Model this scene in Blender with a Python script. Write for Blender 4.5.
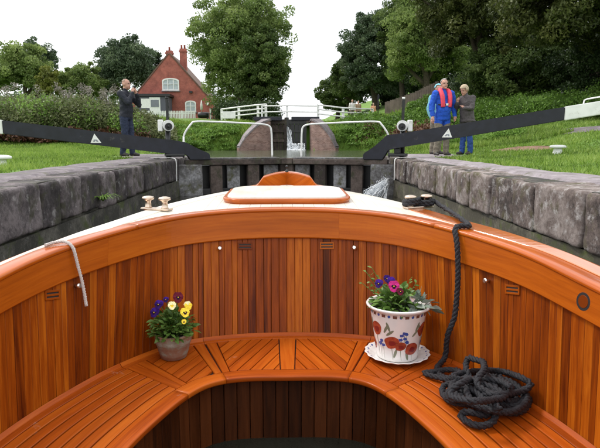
import bpy, bmesh, math, random
import numpy as np
from mathutils import Vector, Matrix, Euler, noise
PI = math.pi
rng = np.random.default_rng(7); random.seed(7)
S = bpy.context.scene
for o in list(bpy.data.objects): bpy.data.objects.remove(o)
COL = S.collection

# ------------------------------------------------------------------ camera, sky, sun, exposure
EYE = 0.38                                  # the lockside coping is z = 0, the camera is in the boat just above it
cam = bpy.data.cameras.new('camera'); cam.lens = 32.4; cam.sensor_width = 36; cam.clip_end = 3000; cam.clip_start = 0.02
CAM = bpy.data.objects.new('camera', cam); COL.objects.link(CAM)
CAM.location = (0, 0, EYE)
CAM.rotation_euler = (PI/2 - math.atan(84/540), 0, -math.atan(13/533))
S.camera = CAM
W = bpy.data.worlds.new('World'); S.world = W; W.use_nodes = True
wn = W.node_tree.nodes; wl = W.node_tree.links; wn.clear()
SUN_EL, SUN_AZ = 52, -62                    # degrees; azimuth from +Y (ahead), negative is to the left
sky = wn.new('ShaderNodeTexSky'); sky.sky_type = 'NISHITA'; sky.sun_disc = False
sky.sun_elevation = math.radians(SUN_EL); sky.sun_rotation = math.radians(SUN_AZ)
sky.dust_density = 6.0; sky.air_density = 1.0; sky.ozone_density = 1.0
wm = wn.new('ShaderNodeMix'); wm.data_type = 'RGBA'; wm.inputs['Factor'].default_value = 0.86
wl.new(sky.outputs[0], wm.inputs['A'])
tc = wn.new('ShaderNodeTexCoord'); cn = wn.new('ShaderNodeTexNoise'); cn.inputs['Scale'].default_value = 2.2; cn.inputs['Detail'].default_value = 5
wl.new(tc.outputs['Generated'], cn.inputs['Vector'])
cr = wn.new('ShaderNodeValToRGB'); cr.color_ramp.elements[0].position = .3; cr.color_ramp.elements[1].position = .75
cr.color_ramp.elements[0].color = (9.6, 9.9, 10.3, 1); cr.color_ramp.elements[1].color = (12.2, 12.3, 12.4, 1)   # an even veil of cloud, in the sky's own units
wl.new(cn.outputs['Fac'], cr.inputs['Fac']); wl.new(cr.outputs[0], wm.inputs['B'])
bg = wn.new('ShaderNodeBackground'); bg.inputs['Strength'].default_value = 0.12
wo = wn.new('ShaderNodeOutputWorld'); wl.new(wm.outputs['Result'], bg.inputs[0]); wl.new(bg.outputs[0], wo.inputs[0])
sl = bpy.data.lights.new('sun', 'SUN'); sl.energy = 1.5; sl.angle = math.radians(11); sl.color = (1, .96, .9)
SUN = bpy.data.objects.new('sun', sl); COL.objects.link(SUN)
sd = Vector((math.sin(math.radians(SUN_AZ))*math.cos(math.radians(SUN_EL)), math.cos(math.radians(SUN_AZ))*math.cos(math.radians(SUN_EL)), math.sin(math.radians(SUN_EL))))
SUN.rotation_euler = sd.to_track_quat('Z', 'Y').to_euler()
S.view_settings.view_transform = 'Standard'; S.view_settings.look = 'None'; S.view_settings.gamma = 1; S.view_settings.exposure = 0.45
S.view_settings.use_curve_mapping = False
S.render.engine = 'CYCLES'
S.cycles.max_bounces = 6; S.cycles.transparent_max_bounces = 6

# ------------------------------------------------------------------ helpers
RM = CAM.rotation_euler.to_matrix()
def at(px, py, Y):                          # the place at distance Y (world y) along a sight line: used to read positions off
    d = RM @ Vector((px - 300, 224 - py, -540)); t = Y / d.y
    return Vector((d.x*t, Y, EYE + d.z*t))
def px_of(p):
    d = RM.transposed() @ (Vector(p) - Vector((0, 0, EYE)))
    return 300 + 540*d.x/-d.z, 224 - 540*d.y/-d.z
def smooth(a, b, x):
    t = np.clip((np.asarray(x, float) - a)/(b - a), 0, 1); return t*t*(3 - 2*t)
def link(o, parent=None):
    COL.objects.link(o)
    if parent: o.parent = parent
    return o
def tag(o, label=None, cat=None, group=None, kind=None):
    if label: o['label'] = label
    if cat: o['category'] = cat
    if group: o['group'] = group
    if kind: o['kind'] = kind
    return o
def thing(name, loc, label, cat, group=None, rz=0):
    o = bpy.data.objects.new(name, None); o.location = loc; o.rotation_euler = (0, 0, rz); o.empty_display_size = .1
    link(o); return tag(o, label, cat, group)
def mobj(name, me, mat, parent=None, world=True):
    """link a mesh; mesh coordinates are world coordinates unless world is False (then they are local to the parent)"""
    if mat is not None:
        for m in (mat if isinstance(mat, (list, tuple)) else [mat]): me.materials.append(m)
    o = bpy.data.objects.new(name, me); link(o, parent)
    if parent is not None and world and parent.parent is None:      # parts of parts inherit this
        o.matrix_parent_inverse = Matrix.LocRotScale(parent.location, parent.rotation_euler, parent.scale).inverted()
    return o
def np_mesh(name, v, f, smooth_=False):
    v = np.asarray(v, np.float32); f = np.asarray(f, np.int32)
    me = bpy.data.meshes.new(name); n, k = f.shape
    me.vertices.add(len(v)); me.vertices.foreach_set('co', v.ravel())
    me.loops.add(n*k); me.loops.foreach_set('vertex_index', f.ravel())
    me.polygons.add(n); me.polygons.foreach_set('loop_start', np.arange(n, dtype=np.int32)*k)
    me.update(calc_edges=True); me.validate()
    if smooth_: me.polygons.foreach_set('use_smooth', np.ones(n, bool))
    return me
def bm_mesh(bm, name='mesh', smooth_=False):
    bmesh.ops.recalc_face_normals(bm, faces=bm.faces)
    me = bpy.data.meshes.new(name); bm.to_mesh(me); bm.free()
    if smooth_: me.polygons.foreach_set('use_smooth', np.ones(len(me.polygons), bool))
    return me
def box(bm, c, s, M=None, bev=0, mi=0):
    """box centred at c with full sizes s"""
    r = bmesh.ops.create_cube(bm, size=1)
    vs = r['verts']
    for v in vs: v.co = Vector((v.co.x*s[0] + c[0], v.co.y*s[1] + c[1], v.co.z*s[2] + c[2]))
    fs = set(f for v in vs for f in v.link_faces)
    for f in fs: f.material_index = mi
    if bev:
        es = list(set(e for v in vs for e in v.link_edges))
        r2 = bmesh.ops.bevel(bm, geom=es, offset=bev, segments=2, affect='EDGES', profile=.6, material=-1)
        vs = list(set(v for v in vs if v.is_valid) | set(r2['verts']))
    if M is not None:
        for v in vs: v.co = M @ v.co
    return vs
def frame_from(d):
    d = d.normalized(); up = Vector((0, 0, 1)) if abs(d.z) < .93 else Vector((1, 0, 0))
    a = d.cross(up).normalized(); return a, a.cross(d).normalized()
def tube(bm, pts, rad, n=10, cap=True, mi=0, twist=None):
    """swept tube; rad is a number or a list"""
    pts = [Vector(p) for p in pts]; m = len(pts)
    if not hasattr(rad, '__len__'): rad = [rad]*m
    rings = []; a = None
    for i, p in enumerate(pts):
        d = pts[min(i+1, m-1)] - pts[max(i-1, 0)]
        if d.length < 1e-9: d = Vector((0, 0, 1))
        d.normalize()
        if a is None: a, b = frame_from(d)
        else:
            a = (a - d*a.dot(d)); a = a.normalized() if a.length > 1e-6 else frame_from(d)[0]
            b = d.cross(a)
        rings.append([bm.verts.new(p + (a*math.cos(2*PI*k/n) + d.cross(a)*math.sin(2*PI*k/n))*rad[i]) for k in range(n)])
    for i in range(m-1):
        for k in range(n):
            f = bm.faces.new((rings[i][k], rings[i][(k+1) % n], rings[i+1][(k+1) % n], rings[i+1][k])); f.material_index = mi; f.smooth = True
    if cap:
        for r in (rings[0], rings[-1]):
            f = bm.faces.new(r); f.material_index = mi
    return rings
def lathe(bm, prof, n=32, c=(0, 0, 0), mi=0, close=True):
    """prof: list of (r, z)"""
    rings = []
    for r, z in prof:
        rings.append([bm.verts.new((c[0] + r*math.cos(2*PI*k/n), c[1] + r*math.sin(2*PI*k/n), c[2] + z)) for k in range(n)])
    for i in range(len(rings)-1):
        for k in range(n):
            f = bm.faces.new((rings[i][k], rings[i][(k+1) % n], rings[i+1][(k+1) % n], rings[i+1][k])); f.smooth = True; f.material_index = mi
    if close:
        for r in (rings[0], rings[-1]):
            f = bm.faces.new(r); f.material_index = mi
def prism(bm, poly, ex, ey, ez, o, d0, d1, mi=0):
    """poly (u,v) in plane ex,ey from origin o, extruded along ez from d0 to d1"""
    A = [bm.verts.new(o + ex*u + ey*v + ez*d0) for u, v in poly]; B = [bm.verts.new(o + ex*u + ey*v + ez*d1) for u, v in poly]
    n = len(poly); fs = [bm.faces.new(A), bm.faces.new(B[::-1])]
    for i in range(n): fs.append(bm.faces.new((A[i], B[i], B[(i+1) % n], A[(i+1) % n])))
    for f in fs: f.material_index = mi
def catmull(P, n):
    """sample control points P densely with a parameter equal to the control index; returns f(idx)"""
    P = np.asarray(P, float); m = len(P)
    E = np.vstack([2*P[0]-P[1], P, 2*P[-1]-P[-2]])
    def f(t):
        t = float(np.clip(t, 0, m-1)); i = min(int(t), m-2); u = t - i
        a, b, c, d = E[i], E[i+1], E[i+2], E[i+3]
        return .5*((2*b) + (c-a)*u + (2*a-5*b+4*c-d)*u*u + (3*b-a-3*c+d)*u**3)
    return f
def spline(P, per=8):
    f = catmull(P, 0); m = len(P)
    return [Vector(f(t)) for t in np.linspace(0, m-1, (m-1)*per+1)]

# ------------------------------------------------------------------ materials
def newmat(name):
    m = bpy.data.materials.new(name); m.use_nodes = True
    return m, m.node_tree.nodes, m.node_tree.links, m.node_tree.nodes['Principled BSDF']
def N(nodes, t, **kw):
    n = nodes.new('ShaderNode'+t)
    for k, v in kw.items():
        if k in n.inputs: n.inputs[k].default_value = v
        else: setattr(n, k, v)
    return n
def ramp(nodes, stops):
    n = nodes.new('ShaderNodeValToRGB'); e = n.color_ramp.elements
    while len(e) < len(stops): e.new(.5)
    for el, (p, c) in zip(e, stops): el.position = p; el.color = (*c, 1) if len(c) == 3 else c
    return n
def plain(name, col, rough=.6, metal=0, noise_amt=.15, scale=20, bump=.0, coat=0, spec=.5):
    m, n, l, b = newmat(name)
    b.inputs['Roughness'].default_value = rough; b.inputs['Metallic'].default_value = metal; b.inputs['Coat Weight'].default_value = coat
    b.inputs['Specular IOR Level'].default_value = spec
    tx = N(n, 'TexCoord'); nz = N(n, 'TexNoise', Scale=scale, Detail=5.0)
    l.new(tx.outputs['Object'], nz.inputs['Vector'])
    c = Vector(col); r = ramp(n, [(.3, tuple(c*(1-noise_amt))), (.7, tuple(c*(1+noise_amt)))])
    l.new(nz.outputs['Fac'], r.inputs['Fac']); l.new(r.outputs[0], b.inputs['Base Color'])
    if bump:
        bp = N(n, 'Bump', Strength=bump, Distance=.01); l.new(nz.outputs['Fac'], bp.inputs['Height']); l.new(bp.outputs[0], b.inputs['Normal'])
    return m
def wood(name, dark, mid, light, coat=.6, rough=.35, coat_rough=.08, vary=1.0, stain=.25, worn=False):  # worn mixes in the pale glare speckles
    """varnished wood; grain runs along v of the uv map (metres), tone varies from plank to plank"""
    m, n, l, b = newmat(name)
    uv = N(n, 'UVMap'); oi = N(n, 'ObjectInfo')
    mp = N(n, 'Mapping'); mp.inputs['Scale'].default_value = (1, .055, 1)
    sh = N(n, 'CombineXYZ'); mu = N(n, 'Math', operation='MULTIPLY'); mu.inputs[1].default_value = 37.0
    l.new(oi.outputs['Random'], mu.inputs[0]); l.new(mu.outputs[0], sh.inputs[0]); l.new(mu.outputs[0], sh.inputs[1])
    ad = N(n, 'VectorMath', operation='ADD'); l.new(uv.outputs[0], mp.inputs[0]); l.new(mp.outputs[0], ad.inputs[0]); l.new(sh.outputs[0], ad.inputs[1])
    g1 = N(n, 'TexNoise', Scale=95.0, Detail=7.0, Roughness=.62, Distortion=.6); l.new(ad.outputs[0], g1.inputs['Vector'])
    g2 = N(n, 'TexNoise', Scale=18.0, Detail=3.0, Distortion=1.2); l.new(ad.outputs[0], g2.inputs['Vector'])
    mx = N(n, 'Math', operation='MULTIPLY_ADD'); mx.inputs[1].default_value = .5; mx.inputs[2].default_value = 0
    l.new(g1.outputs['Fac'], mx.inputs[0])
    m2 = N(n, 'Math', operation='MULTIPLY_ADD'); m2.inputs[1].default_value = .45; l.new(g2.outputs['Fac'], m2.inputs[0]); l.new(mx.outputs[0], m2.inputs[2])
    m3 = N(n, 'Math', operation='MULTIPLY_ADD'); m3.inputs[1].default_value = .42*vary
    pw = N(n, 'Math', operation='SUBTRACT'); pw.inputs[1].default_value = .5; l.new(oi.outputs['Random'], pw.inputs[0])
    l.new(pw.outputs[0], m3.inputs[0]); l.new(m2.outputs[0], m3.inputs[2])
    r = ramp(n, [(.22, dark), (.48, mid), (.72, light)]); l.new(m3.outputs[0], r.inputs['Fac'])
    # dark weather stains of their own shape
    ob = N(n, 'TexCoord'); st = N(n, 'TexNoise', Scale=3.1, Detail=4.0, Distortion=.8); l.new(ad.outputs[0], st.inputs['Vector'])
    sr = ramp(n, [(.62, (1, 1, 1)), (.74, (1-stain*2.4,)*3)]); l.new(st.outputs['Fac'], sr.inputs['Fac'])
    ml = N(n, 'Mix', data_type='RGBA', blend_type='MULTIPLY'); ml.inputs['Factor'].default_value = 1
    l.new(r.outputs[0], ml.inputs['A']); l.new(sr.outputs[0], ml.inputs['B'])
    l.new(ml.outputs['Result'], b.inputs['Base Color'])
    b.inputs['Roughness'].default_value = rough; b.inputs['Coat Weight'].default_value = coat; b.inputs['Coat Roughness'].default_value = coat_rough
    b.inputs['Specular IOR Level'].default_value = .10
    if worn:                                # pale speckles painted in for glare off the varnish
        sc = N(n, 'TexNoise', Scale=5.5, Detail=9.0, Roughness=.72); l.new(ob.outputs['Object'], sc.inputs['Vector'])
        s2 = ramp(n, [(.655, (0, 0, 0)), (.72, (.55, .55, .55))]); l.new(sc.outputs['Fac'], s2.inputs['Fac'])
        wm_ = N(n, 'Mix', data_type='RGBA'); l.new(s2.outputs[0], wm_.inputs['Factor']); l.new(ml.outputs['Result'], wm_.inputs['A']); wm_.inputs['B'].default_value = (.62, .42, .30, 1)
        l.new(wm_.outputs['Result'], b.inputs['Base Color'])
    wr = N(n, 'TexNoise', Scale=7.0, Detail=4.0); l.new(ob.outputs['Object'], wr.inputs['Vector'])
    rr = N(n, 'MapRange'); rr.inputs['From Min'].default_value = .3; rr.inputs['From Max'].default_value = .7
    rr.inputs['To Min'].default_value = coat_rough*.6; rr.inputs['To Max'].default_value = coat_rough*2.0
    l.new(wr.outputs['Fac'], rr.inputs['Value']); l.new(rr.outputs[0], b.inputs['Coat Roughness'])
    bp = N(n, 'Bump', Strength=.12, Distance=.002); l.new(g1.outputs['Fac'], bp.inputs['Height']); l.new(bp.outputs[0], b.inputs['Normal'])
    b2 = N(n, 'Bump', Strength=.10, Distance=.006); l.new(g2.outputs['Fac'], b2.inputs['Height']); l.new(b2.outputs[0], b.inputs['Coat Normal'])
    return m
def leafmat(name, dark, mid, light, trans=.3, rough=.5):
    m, n, l, b = newmat(name)
    a = N(n, 'Attribute', attribute_name='tone'); r = ramp(n, [(0, dark), (.5, mid), (1, light)])
    l.new(a.outputs['Fac'], r.inputs['Fac']); l.new(r.outputs[0], b.inputs['Base Color'])
    b.inputs['Roughness'].default_value = rough; b.inputs['Specular IOR Level'].default_value = .3
    t = N(n, 'BsdfTranslucent'); l.new(r.outputs[0], t.inputs[0])
    mx = N(n, 'MixShader'); mx.inputs[0].default_value = trans
    l.new(b.outputs[0], mx.inputs[1]); l.new(t.outputs[0], mx.inputs[2]); l.new(mx.outputs[0], n['Material Output'].inputs[0])
    return m

M = {}
M['panel'] = wood('panel wood', (.070, .010, .001), (.25, .048, .002), (.48, .130, .007), coat=.09, rough=.44, coat_rough=.11, vary=.68, stain=.32)
M['facing'] = wood('facing wood', (.23, .043, .002), (.385, .085, .004), (.49, .13, .008), coat=.14, rough=.45, coat_rough=.12, vary=.2, stain=.14)
M['seat'] = wood('seat wood', (.19, .027, .002), (.375, .069, .004), (.50, .12, .010), coat=.14, rough=.45, coat_rough=.14, vary=.45, stain=.14, worn=True)  # pale glare spots painted into the seat colour
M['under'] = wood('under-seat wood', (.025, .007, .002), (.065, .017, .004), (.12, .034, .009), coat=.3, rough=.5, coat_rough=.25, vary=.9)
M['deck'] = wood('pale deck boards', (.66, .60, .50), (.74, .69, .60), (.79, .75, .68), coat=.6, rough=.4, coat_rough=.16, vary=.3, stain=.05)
M['rim'] = wood('rim wood', (.24, .042, .002), (.42, .085, .004), (.53, .14, .01), coat=.5, rough=.35, coat_rough=.10, vary=.2, stain=.15)
M['margin'] = wood('varnished margin', (.24, .05, .008), (.44, .11, .015), (.56, .17, .03), coat=1.0, rough=.3, coat_rough=.07, vary=.2, stain=.15)
M['margin'].node_tree.nodes['Principled BSDF'].inputs['Coat IOR'].default_value = 1.9
M['caulk'] = plain('black caulking', (.012, .009, .008), .6)
M['hull'] = plain('dark hull paint', (.02, .03, .05), .25, coat=.5)
M['brass'] = plain('worn bronze', (.62, .50, .40), .32, 1.0, .2, 40)
M['chrome'] = plain('dull chrome', (.7, .69, .66), .25, 1.0, .1, 40)
M['rope'] = plain('black rope', (.009, .009, .013), .7, 0, .5, 260, .5)
M['cord'] = plain('grey white cord', (.55, .50, .47), .85, 0, .2, 180, .4)
M['white'] = plain('white paint', (.80, .80, .78), .45, 0, .08, 6)
M['black'] = plain('black paint', (.009, .010, .018), .55, 0, .4, 8, .05)
M['tar'] = plain('black wet timber', (.010, .010, .010), .35, 0, .5, 9)  # on the gate backing this black paints the gap shade
M['iron'] = plain('black iron', (.012, .012, .013), .4, .0, .3, 20)
M['glass'] = plain('window glass', (.10, .12, .14), .06, 0, .1, 3, spec=.9)
M['earth'] = plain('bare earth', (.20, .12, .075), .95, 0, .45, 14, .6)
M['bark'] = plain('bark', (.075, .058, .042), .95, 0, .4, 12, .7)

def stone_mat(name, dark, mid, light, moss, z0=-.2, white=.0):
    m, n, l, b = newmat(name)
    tx = N(n, 'NewGeometry'); oi = N(n, 'ObjectInfo')
    a = N(n, 'TexNoise', Scale=3.2, Detail=8.0, Roughness=.62); l.new(tx.outputs['Position'], a.inputs['Vector'])
    f = N(n, 'TexNoise', Scale=24.0, Detail=9.0, Roughness=.78); l.new(tx.outputs['Position'], f.inputs['Vector'])
    mm = N(n, 'Math', operation='MULTIPLY_ADD'); mm.inputs[1].default_value = .45; l.new(f.outputs['Fac'], mm.inputs[0])
    m5 = N(n, 'Math', operation='MULTIPLY'); m5.inputs[1].default_value = .6; l.new(a.outputs['Fac'], m5.inputs[0]); l.new(m5.outputs[0], mm.inputs[2])
    m6 = N(n, 'Math', operation='MULTIPLY_ADD'); m6.inputs[1].default_value = .17; sb = N(n, 'Math', operation='SUBTRACT'); sb.inputs[1].default_value = .35; l.new(oi.outputs['Random'], sb.inputs[0]); l.new(sb.outputs[0], m6.inputs[0]); l.new(mm.outputs[0], m6.inputs[2])
    r = ramp(n, [(.46, dark), (.57, mid), (.70, light)]); l.new(m6.outputs[0], r.inputs['Fac'])
    g = N(n, 'TexNoise', Scale=5.5, Detail=6.0, Distortion=.5); l.new(tx.outputs['Position'], g.inputs['Vector'])
    gr = ramp(n, [(.54, (0, 0, 0)), (.68, (1, 1, 1))]); l.new(g.outputs['Fac'], gr.inputs['Fac'])
    mx = N(n, 'Mix', data_type='RGBA'); l.new(gr.outputs[0], mx.inputs['Factor']); l.new(r.outputs[0], mx.inputs['A']); mx.inputs['B'].default_value = (*moss, 1)
    # pale lichen and bird lime in blotches
    w = N(n, 'TexNoise', Scale=9.0, Detail=8.0, Roughness=.75); ad = N(n, 'VectorMath', operation='ADD'); ad.inputs[1].default_value = (31, 7, 5)
    l.new(tx.outputs['Position'], ad.inputs[0]); l.new(ad.outputs[0], w.inputs['Vector'])
    wr = ramp(n, [(.60-white*.1, (0, 0, 0)), (.68, (1, 1, 1))]); l.new(w.outputs['Fac'], wr.inputs['Fac'])
    ws = N(n, 'Math', operation='MULTIPLY'); ws.inputs[1].default_value = white; l.new(wr.outputs[0], ws.inputs[0])
    m7 = N(n, 'Mix', data_type='RGBA'); l.new(ws.outputs[0], m7.inputs['Factor']); l.new(mx.outputs['Result'], m7.inputs['A']); m7.inputs['B'].default_value = (.55, .53, .52, 1)
    l.new(m7.outputs['Result'], b.inputs['Base Color']); b.inputs['Roughness'].default_value = .85
    bp = N(n, 'Bump', Strength=.9, Distance=.022); l.new(mm.outputs[0], bp.inputs['Height']); l.new(bp.outputs[0], b.inputs['Normal'])
    return m
def wear(m, col, lo, hi, scale):
    n = m.node_tree.nodes; l = m.node_tree.links; b = n['Principled BSDF']; src = b.inputs['Base Color'].links[0].from_socket
    tx = N(n, 'TexCoord'); a = N(n, 'TexNoise', Scale=scale, Detail=10.0, Roughness=.75); l.new(tx.outputs['Object'], a.inputs['Vector'])
    r = ramp(n, [(lo, (0, 0, 0)), (hi, (1, 1, 1))]); l.new(a.outputs['Fac'], r.inputs['Fac'])
    mx = N(n, 'Mix', data_type='RGBA'); l.new(r.outputs[0], mx.inputs['Factor']); l.new(src, mx.inputs['A']); mx.inputs['B'].default_value = (*col, 1); l.new(mx.outputs['Result'], b.inputs['Base Color'])
wear(M['black'], (.085, .075, .070), .60, .72, 6.0); wear(M['white'], (.42, .40, .34), .56, .74, 5.0)
M['stone_r'] = stone_mat('coping stone, lichened', (.036, .025, .022), (.130, .098, .086), (.29, .245, .225), (.080, .068, .030), white=.7)
M['stone_l'] = stone_mat('coping stone, dark', (.022, .017, .018), (.066, .053, .055), (.19, .158, .160), (.042, .040, .020), white=.4)
M['slab_r'] = stone_mat('lower wall, damp', (.06, .054, .036), (.135, .122, .088), (.23, .21, .16), (.07, .085, .02), white=.15)
M['slab_l'] = stone_mat('lower wall, wet', (.030, .028, .022), (.085, .078, .064), (.18, .165, .14), (.05, .062, .016), white=.2)  # darker tones than the right lower wall
M['path'] = stone_mat('lockside paving', (.13, .11, .12), (.22, .19, .20), (.33, .29, .305), (.13, .125, .09), white=.15)
M['grey_wet'] = stone_mat('grey wet timber', (.055, .050, .046), (.15, .145, .145), (.34, .34, .35), (.085, .085, .045), white=.4)  # grey puts the light reflected by the wet boards into the colour
M['brown_wet'] = stone_mat('brown wet timber', (.03, .022, .018), (.075, .055, .045), (.13, .10, .085), (.04, .04, .02), white=.15)

def grass_ground():
    m, n, l, b = newmat('turf')
    tx = N(n, 'NewGeometry'); a = N(n, 'TexNoise', Scale=.9, Detail=8.0, Roughness=.7); l.new(tx.outputs['Position'], a.inputs['Vector'])
    r = ramp(n, [(.3, (.07, .12, .016)), (.5, (.115, .22, .025)), (.72, (.17, .28, .045))]); l.new(a.outputs['Fac'], r.inputs['Fac'])
    l.new(r.outputs[0], b.inputs['Base Color']); b.inputs['Roughness'].default_value = .9
    f = N(n, 'TexNoise', Scale=30.0, Detail=4.0); l.new(tx.outputs['Position'], f.inputs['Vector'])
    bp = N(n, 'Bump', Strength=.8, Distance=.05); l.new(f.outputs['Fac'], bp.inputs['Height']); l.new(bp.outputs[0], b.inputs['Normal'])
    return m
M['turf'] = grass_ground()
M['blade'] = leafmat('grass blades', (.09, .155, .022), (.20, .32, .05), (.32, .42, .095), .38)
M['lf_mid'] = leafmat('leaves mid green', (.070, .112, .026), (.185, .260, .070), (.33, .41, .135), .45)
M['lf_mid2'] = leafmat('leaves deep green', (.040, .070, .018), (.105, .160, .042), (.20, .26, .080), .38)
M['lf_dark'] = leafmat('leaves dark green', (.012, .024, .008), (.030, .056, .016), (.062, .098, .03), .2)
M['lf_blue'] = leafmat('leaves blue green', (.035, .060, .030), (.088, .135, .068), (.16, .21, .11), .34)
M['lf_yel'] = leafmat('leaves yellow green', (0.090, 0.108, 0.022), (0.180, 0.204, 0.036), (0.276, 0.288, 0.072))
M['lf_olive'] = leafmat('leaves olive', (.035, .048, .013), (.090, .112, .030), (.165, .180, .055))
M['lf_hedge'] = leafmat('hedge leaves', (.055, .075, .025), (.135, .160, .062), (.24, .26, .125), .35)
M['lf_nettle'] = leafmat('bank leaves', (.065, .13, .018), (.155, .285, .045), (.27, .43, .09), .38)
M['lf_red'] = leafmat('dock seed heads', (.07, .030, .016), (.12, .055, .03), (.19, .10, .06), .15)
M['lf_seed'] = leafmat('pale seed heads', (.14, .13, .10), (.24, .22, .18), (.36, .32, .29), .3)
M['lf_pot'] = leafmat('pansy leaves', (.045, .10, .018), (.11, .21, .04), (.20, .33, .08), .3, .4)
M['lf_grey'] = leafmat('grey leaves', (.13, .17, .13), (.20, .25, .20), (.30, .34, .29), .2)

def brickmat(name, c1, c2, mortar, sx=4.4, sy=13):
    m, n, l, b = newmat(name)
    tx = N(n, 'TexCoord'); mp = N(n, 'Mapping'); mp.inputs['Rotation'].default_value = (PI/2, 0, 0); l.new(tx.outputs['Object'], mp.inputs[0])
    br = N(n, 'TexBrick', Scale=sx); br.inputs['Mortar Size'].default_value = .018
    br.inputs['Color1'].default_value = (*c1, 1); br.inputs['Color2'].default_value = (*c2, 1); br.inputs['Mortar'].default_value = (*mortar, 1)
    l.new(mp.outputs[0], br.inputs['Vector'])
    nz = N(n, 'TexNoise', Scale=1.7, Detail=7.0, Roughness=.7); l.new(tx.outputs['Object'], nz.inputs['Vector'])
    r = ramp(n, [(.3, (.62, .62, .62)), (.7, (1.25, 1.22, 1.2))]); l.new(nz.outputs['Fac'], r.inputs['Fac'])
    ml = N(n, 'Mix', data_type='RGBA', blend_type='MULTIPLY'); ml.inputs['Factor'].default_value = 1
    l.new(br.outputs[0], ml.inputs['A']); l.new(r.outputs[0], ml.inputs['B']); l.new(ml.outputs['Result'], b.inputs['Base Color'])
    b.inputs['Roughness'].default_value = .85
    return m
M['brick'] = brickmat('red cottage brick', (.40, .10, .075), (.32, .075, .055), (.36, .22, .18))
M['brick_p'] = brickmat('brown lock brick', (.19, .105, .085), (.31, .20, .165), (.30, .25, .23))
M['tile'] = plain('brown roof tiles', (.13, .07, .05), .8, 0, .3, 8)
def watermat(name, col, bump, scale, rough=.04):
    m, n, l, b = newmat(name); b.inputs['Base Color'].default_value = (*col, 1); b.inputs['Roughness'].default_value = rough; b.inputs['IOR'].default_value = 1.33
    tx = N(n, 'NewGeometry'); mp = N(n, 'Mapping'); mp.inputs['Scale'].default_value = (1, .6, 1); l.new(tx.outputs['Position'], mp.inputs[0])
    a = N(n, 'TexNoise', Scale=scale, Detail=4.0, Roughness=.55); l.new(mp.outputs[0], a.inputs['Vector'])
    bp = N(n, 'Bump', Strength=bump, Distance=.05); l.new(a.outputs['Fac'], bp.inputs['Height']); l.new(bp.outputs[0], b.inputs['Normal'])
    return m
M['water'] = watermat('canal water', (.085, .095, .055), .55, 5.0, .10)
M['lockwater'] = watermat('lock water', (.025, .024, .017), .6, 6.0)
def foammat():
    m, n, l, b = newmat('foaming water'); b.inputs['Base Color'].default_value = (.85, .88, .9, 1); b.inputs['Roughness'].default_value = .3
    tx = N(n, 'TexCoord'); a = N(n, 'TexNoise', Scale=14.0, Detail=6.0); l.new(tx.outputs['Object'], a.inputs['Vector'])
    r = ramp(n, [(.35, (.5, .55, .6)), (.6, (.92, .94, .95))]); l.new(a.outputs['Fac'], r.inputs['Fac']); l.new(r.outputs[0], b.inputs['Base Color'])
    return m
M['foam'] = foammat()

# ------------------------------------------------------------------ the setting
HW = 2.25                                   # half width of the lock
GY = 11.5                                   # the gates' heel posts
PATH = 1.0
def pool_half(y): return 2.25 + 2.0*smooth(13, 18, y) - 1.0*smooth(25, 28.5, y)
def hgt(x, y):
    x = np.asarray(x, float); y = np.asarray(y, float)
    lon = 1.25*smooth(25.5, 30.5, y) + 1.05*smooth(32, 62, y) + 2.3*smooth(66, 160, y)
    ax = np.abs(x)
    right = .12*smooth(3.6, 6, x) + .75*smooth(5.5, 10.5, x) + 2.2*smooth(10, 18, x) + 3.0*smooth(18, 40, x)
    right = right*(1 + .5*smooth(14, 30, y))
    bankr = .40*smooth(3.2, 7.5, x)*smooth(16, 26, y)
    left = .9*smooth(12, 40, -x) + .35*smooth(5, 9, -x)*smooth(20, 27, y)
    h = lon + right + bankr + left
    bump = .03*np.sin(x*1.3 + y*.7)*np.sin(y*.9 - x*.4)*smooth(4, 7, ax)
    h = h + bump
    # the pool above the gates, and the gap in front of the upper gate
    e = pool_half(y) - ax
    pool = smooth(-.75, .35, e)*smooth(11.9, 12.3, y)*(1 - smooth(27.4, 28.2, y))
    gap = smooth(-.02, .0, 1.35 - ax)*smooth(27.0, 27.5, y)*(1 - smooth(30.6, 30.7, y))
    k = np.maximum(pool, gap)
    return h*(1-k) + (-1.1)*k
xs = np.unique(np.concatenate([np.linspace(-500, -60, 16), np.linspace(-60, -14, 40), np.linspace(-14, 14, 161), np.linspace(14, 60, 40), np.linspace(60, 500, 16), [-3.25, 3.25, -1.3, 1.3, -1.32, 1.32]]))
ys = np.unique(np.concatenate([np.linspace(-300, -12, 12), np.linspace(-12, 36, 180), np.linspace(36, 120, 60), np.linspace(120, 900, 20), [12.3]]))
X, Y = np.meshgrid(xs, ys); Z = hgt(X, Y)
nx, ny = len(xs), len(ys)
gi = np.arange(nx*ny).reshape(ny, nx)
q = np.stack([gi[:-1, :-1], gi[:-1, 1:], gi[1:, 1:], gi[1:, :-1]], -1).reshape(-1, 4)
cxm = ((X[:-1, :-1] + X[1:, 1:])/2).ravel(); cym = ((Y[:-1, :-1] + Y[1:, 1:])/2).ravel()
q = q[~((np.abs(cxm) < 3.25) & (cym < 12.3) & (cym > -60))]
ground = mobj('ground', np_mesh('ground', np.stack([X, Y, Z], -1).reshape(-1, 3), q, True), M['turf']); tag(ground, kind='structure')

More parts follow.
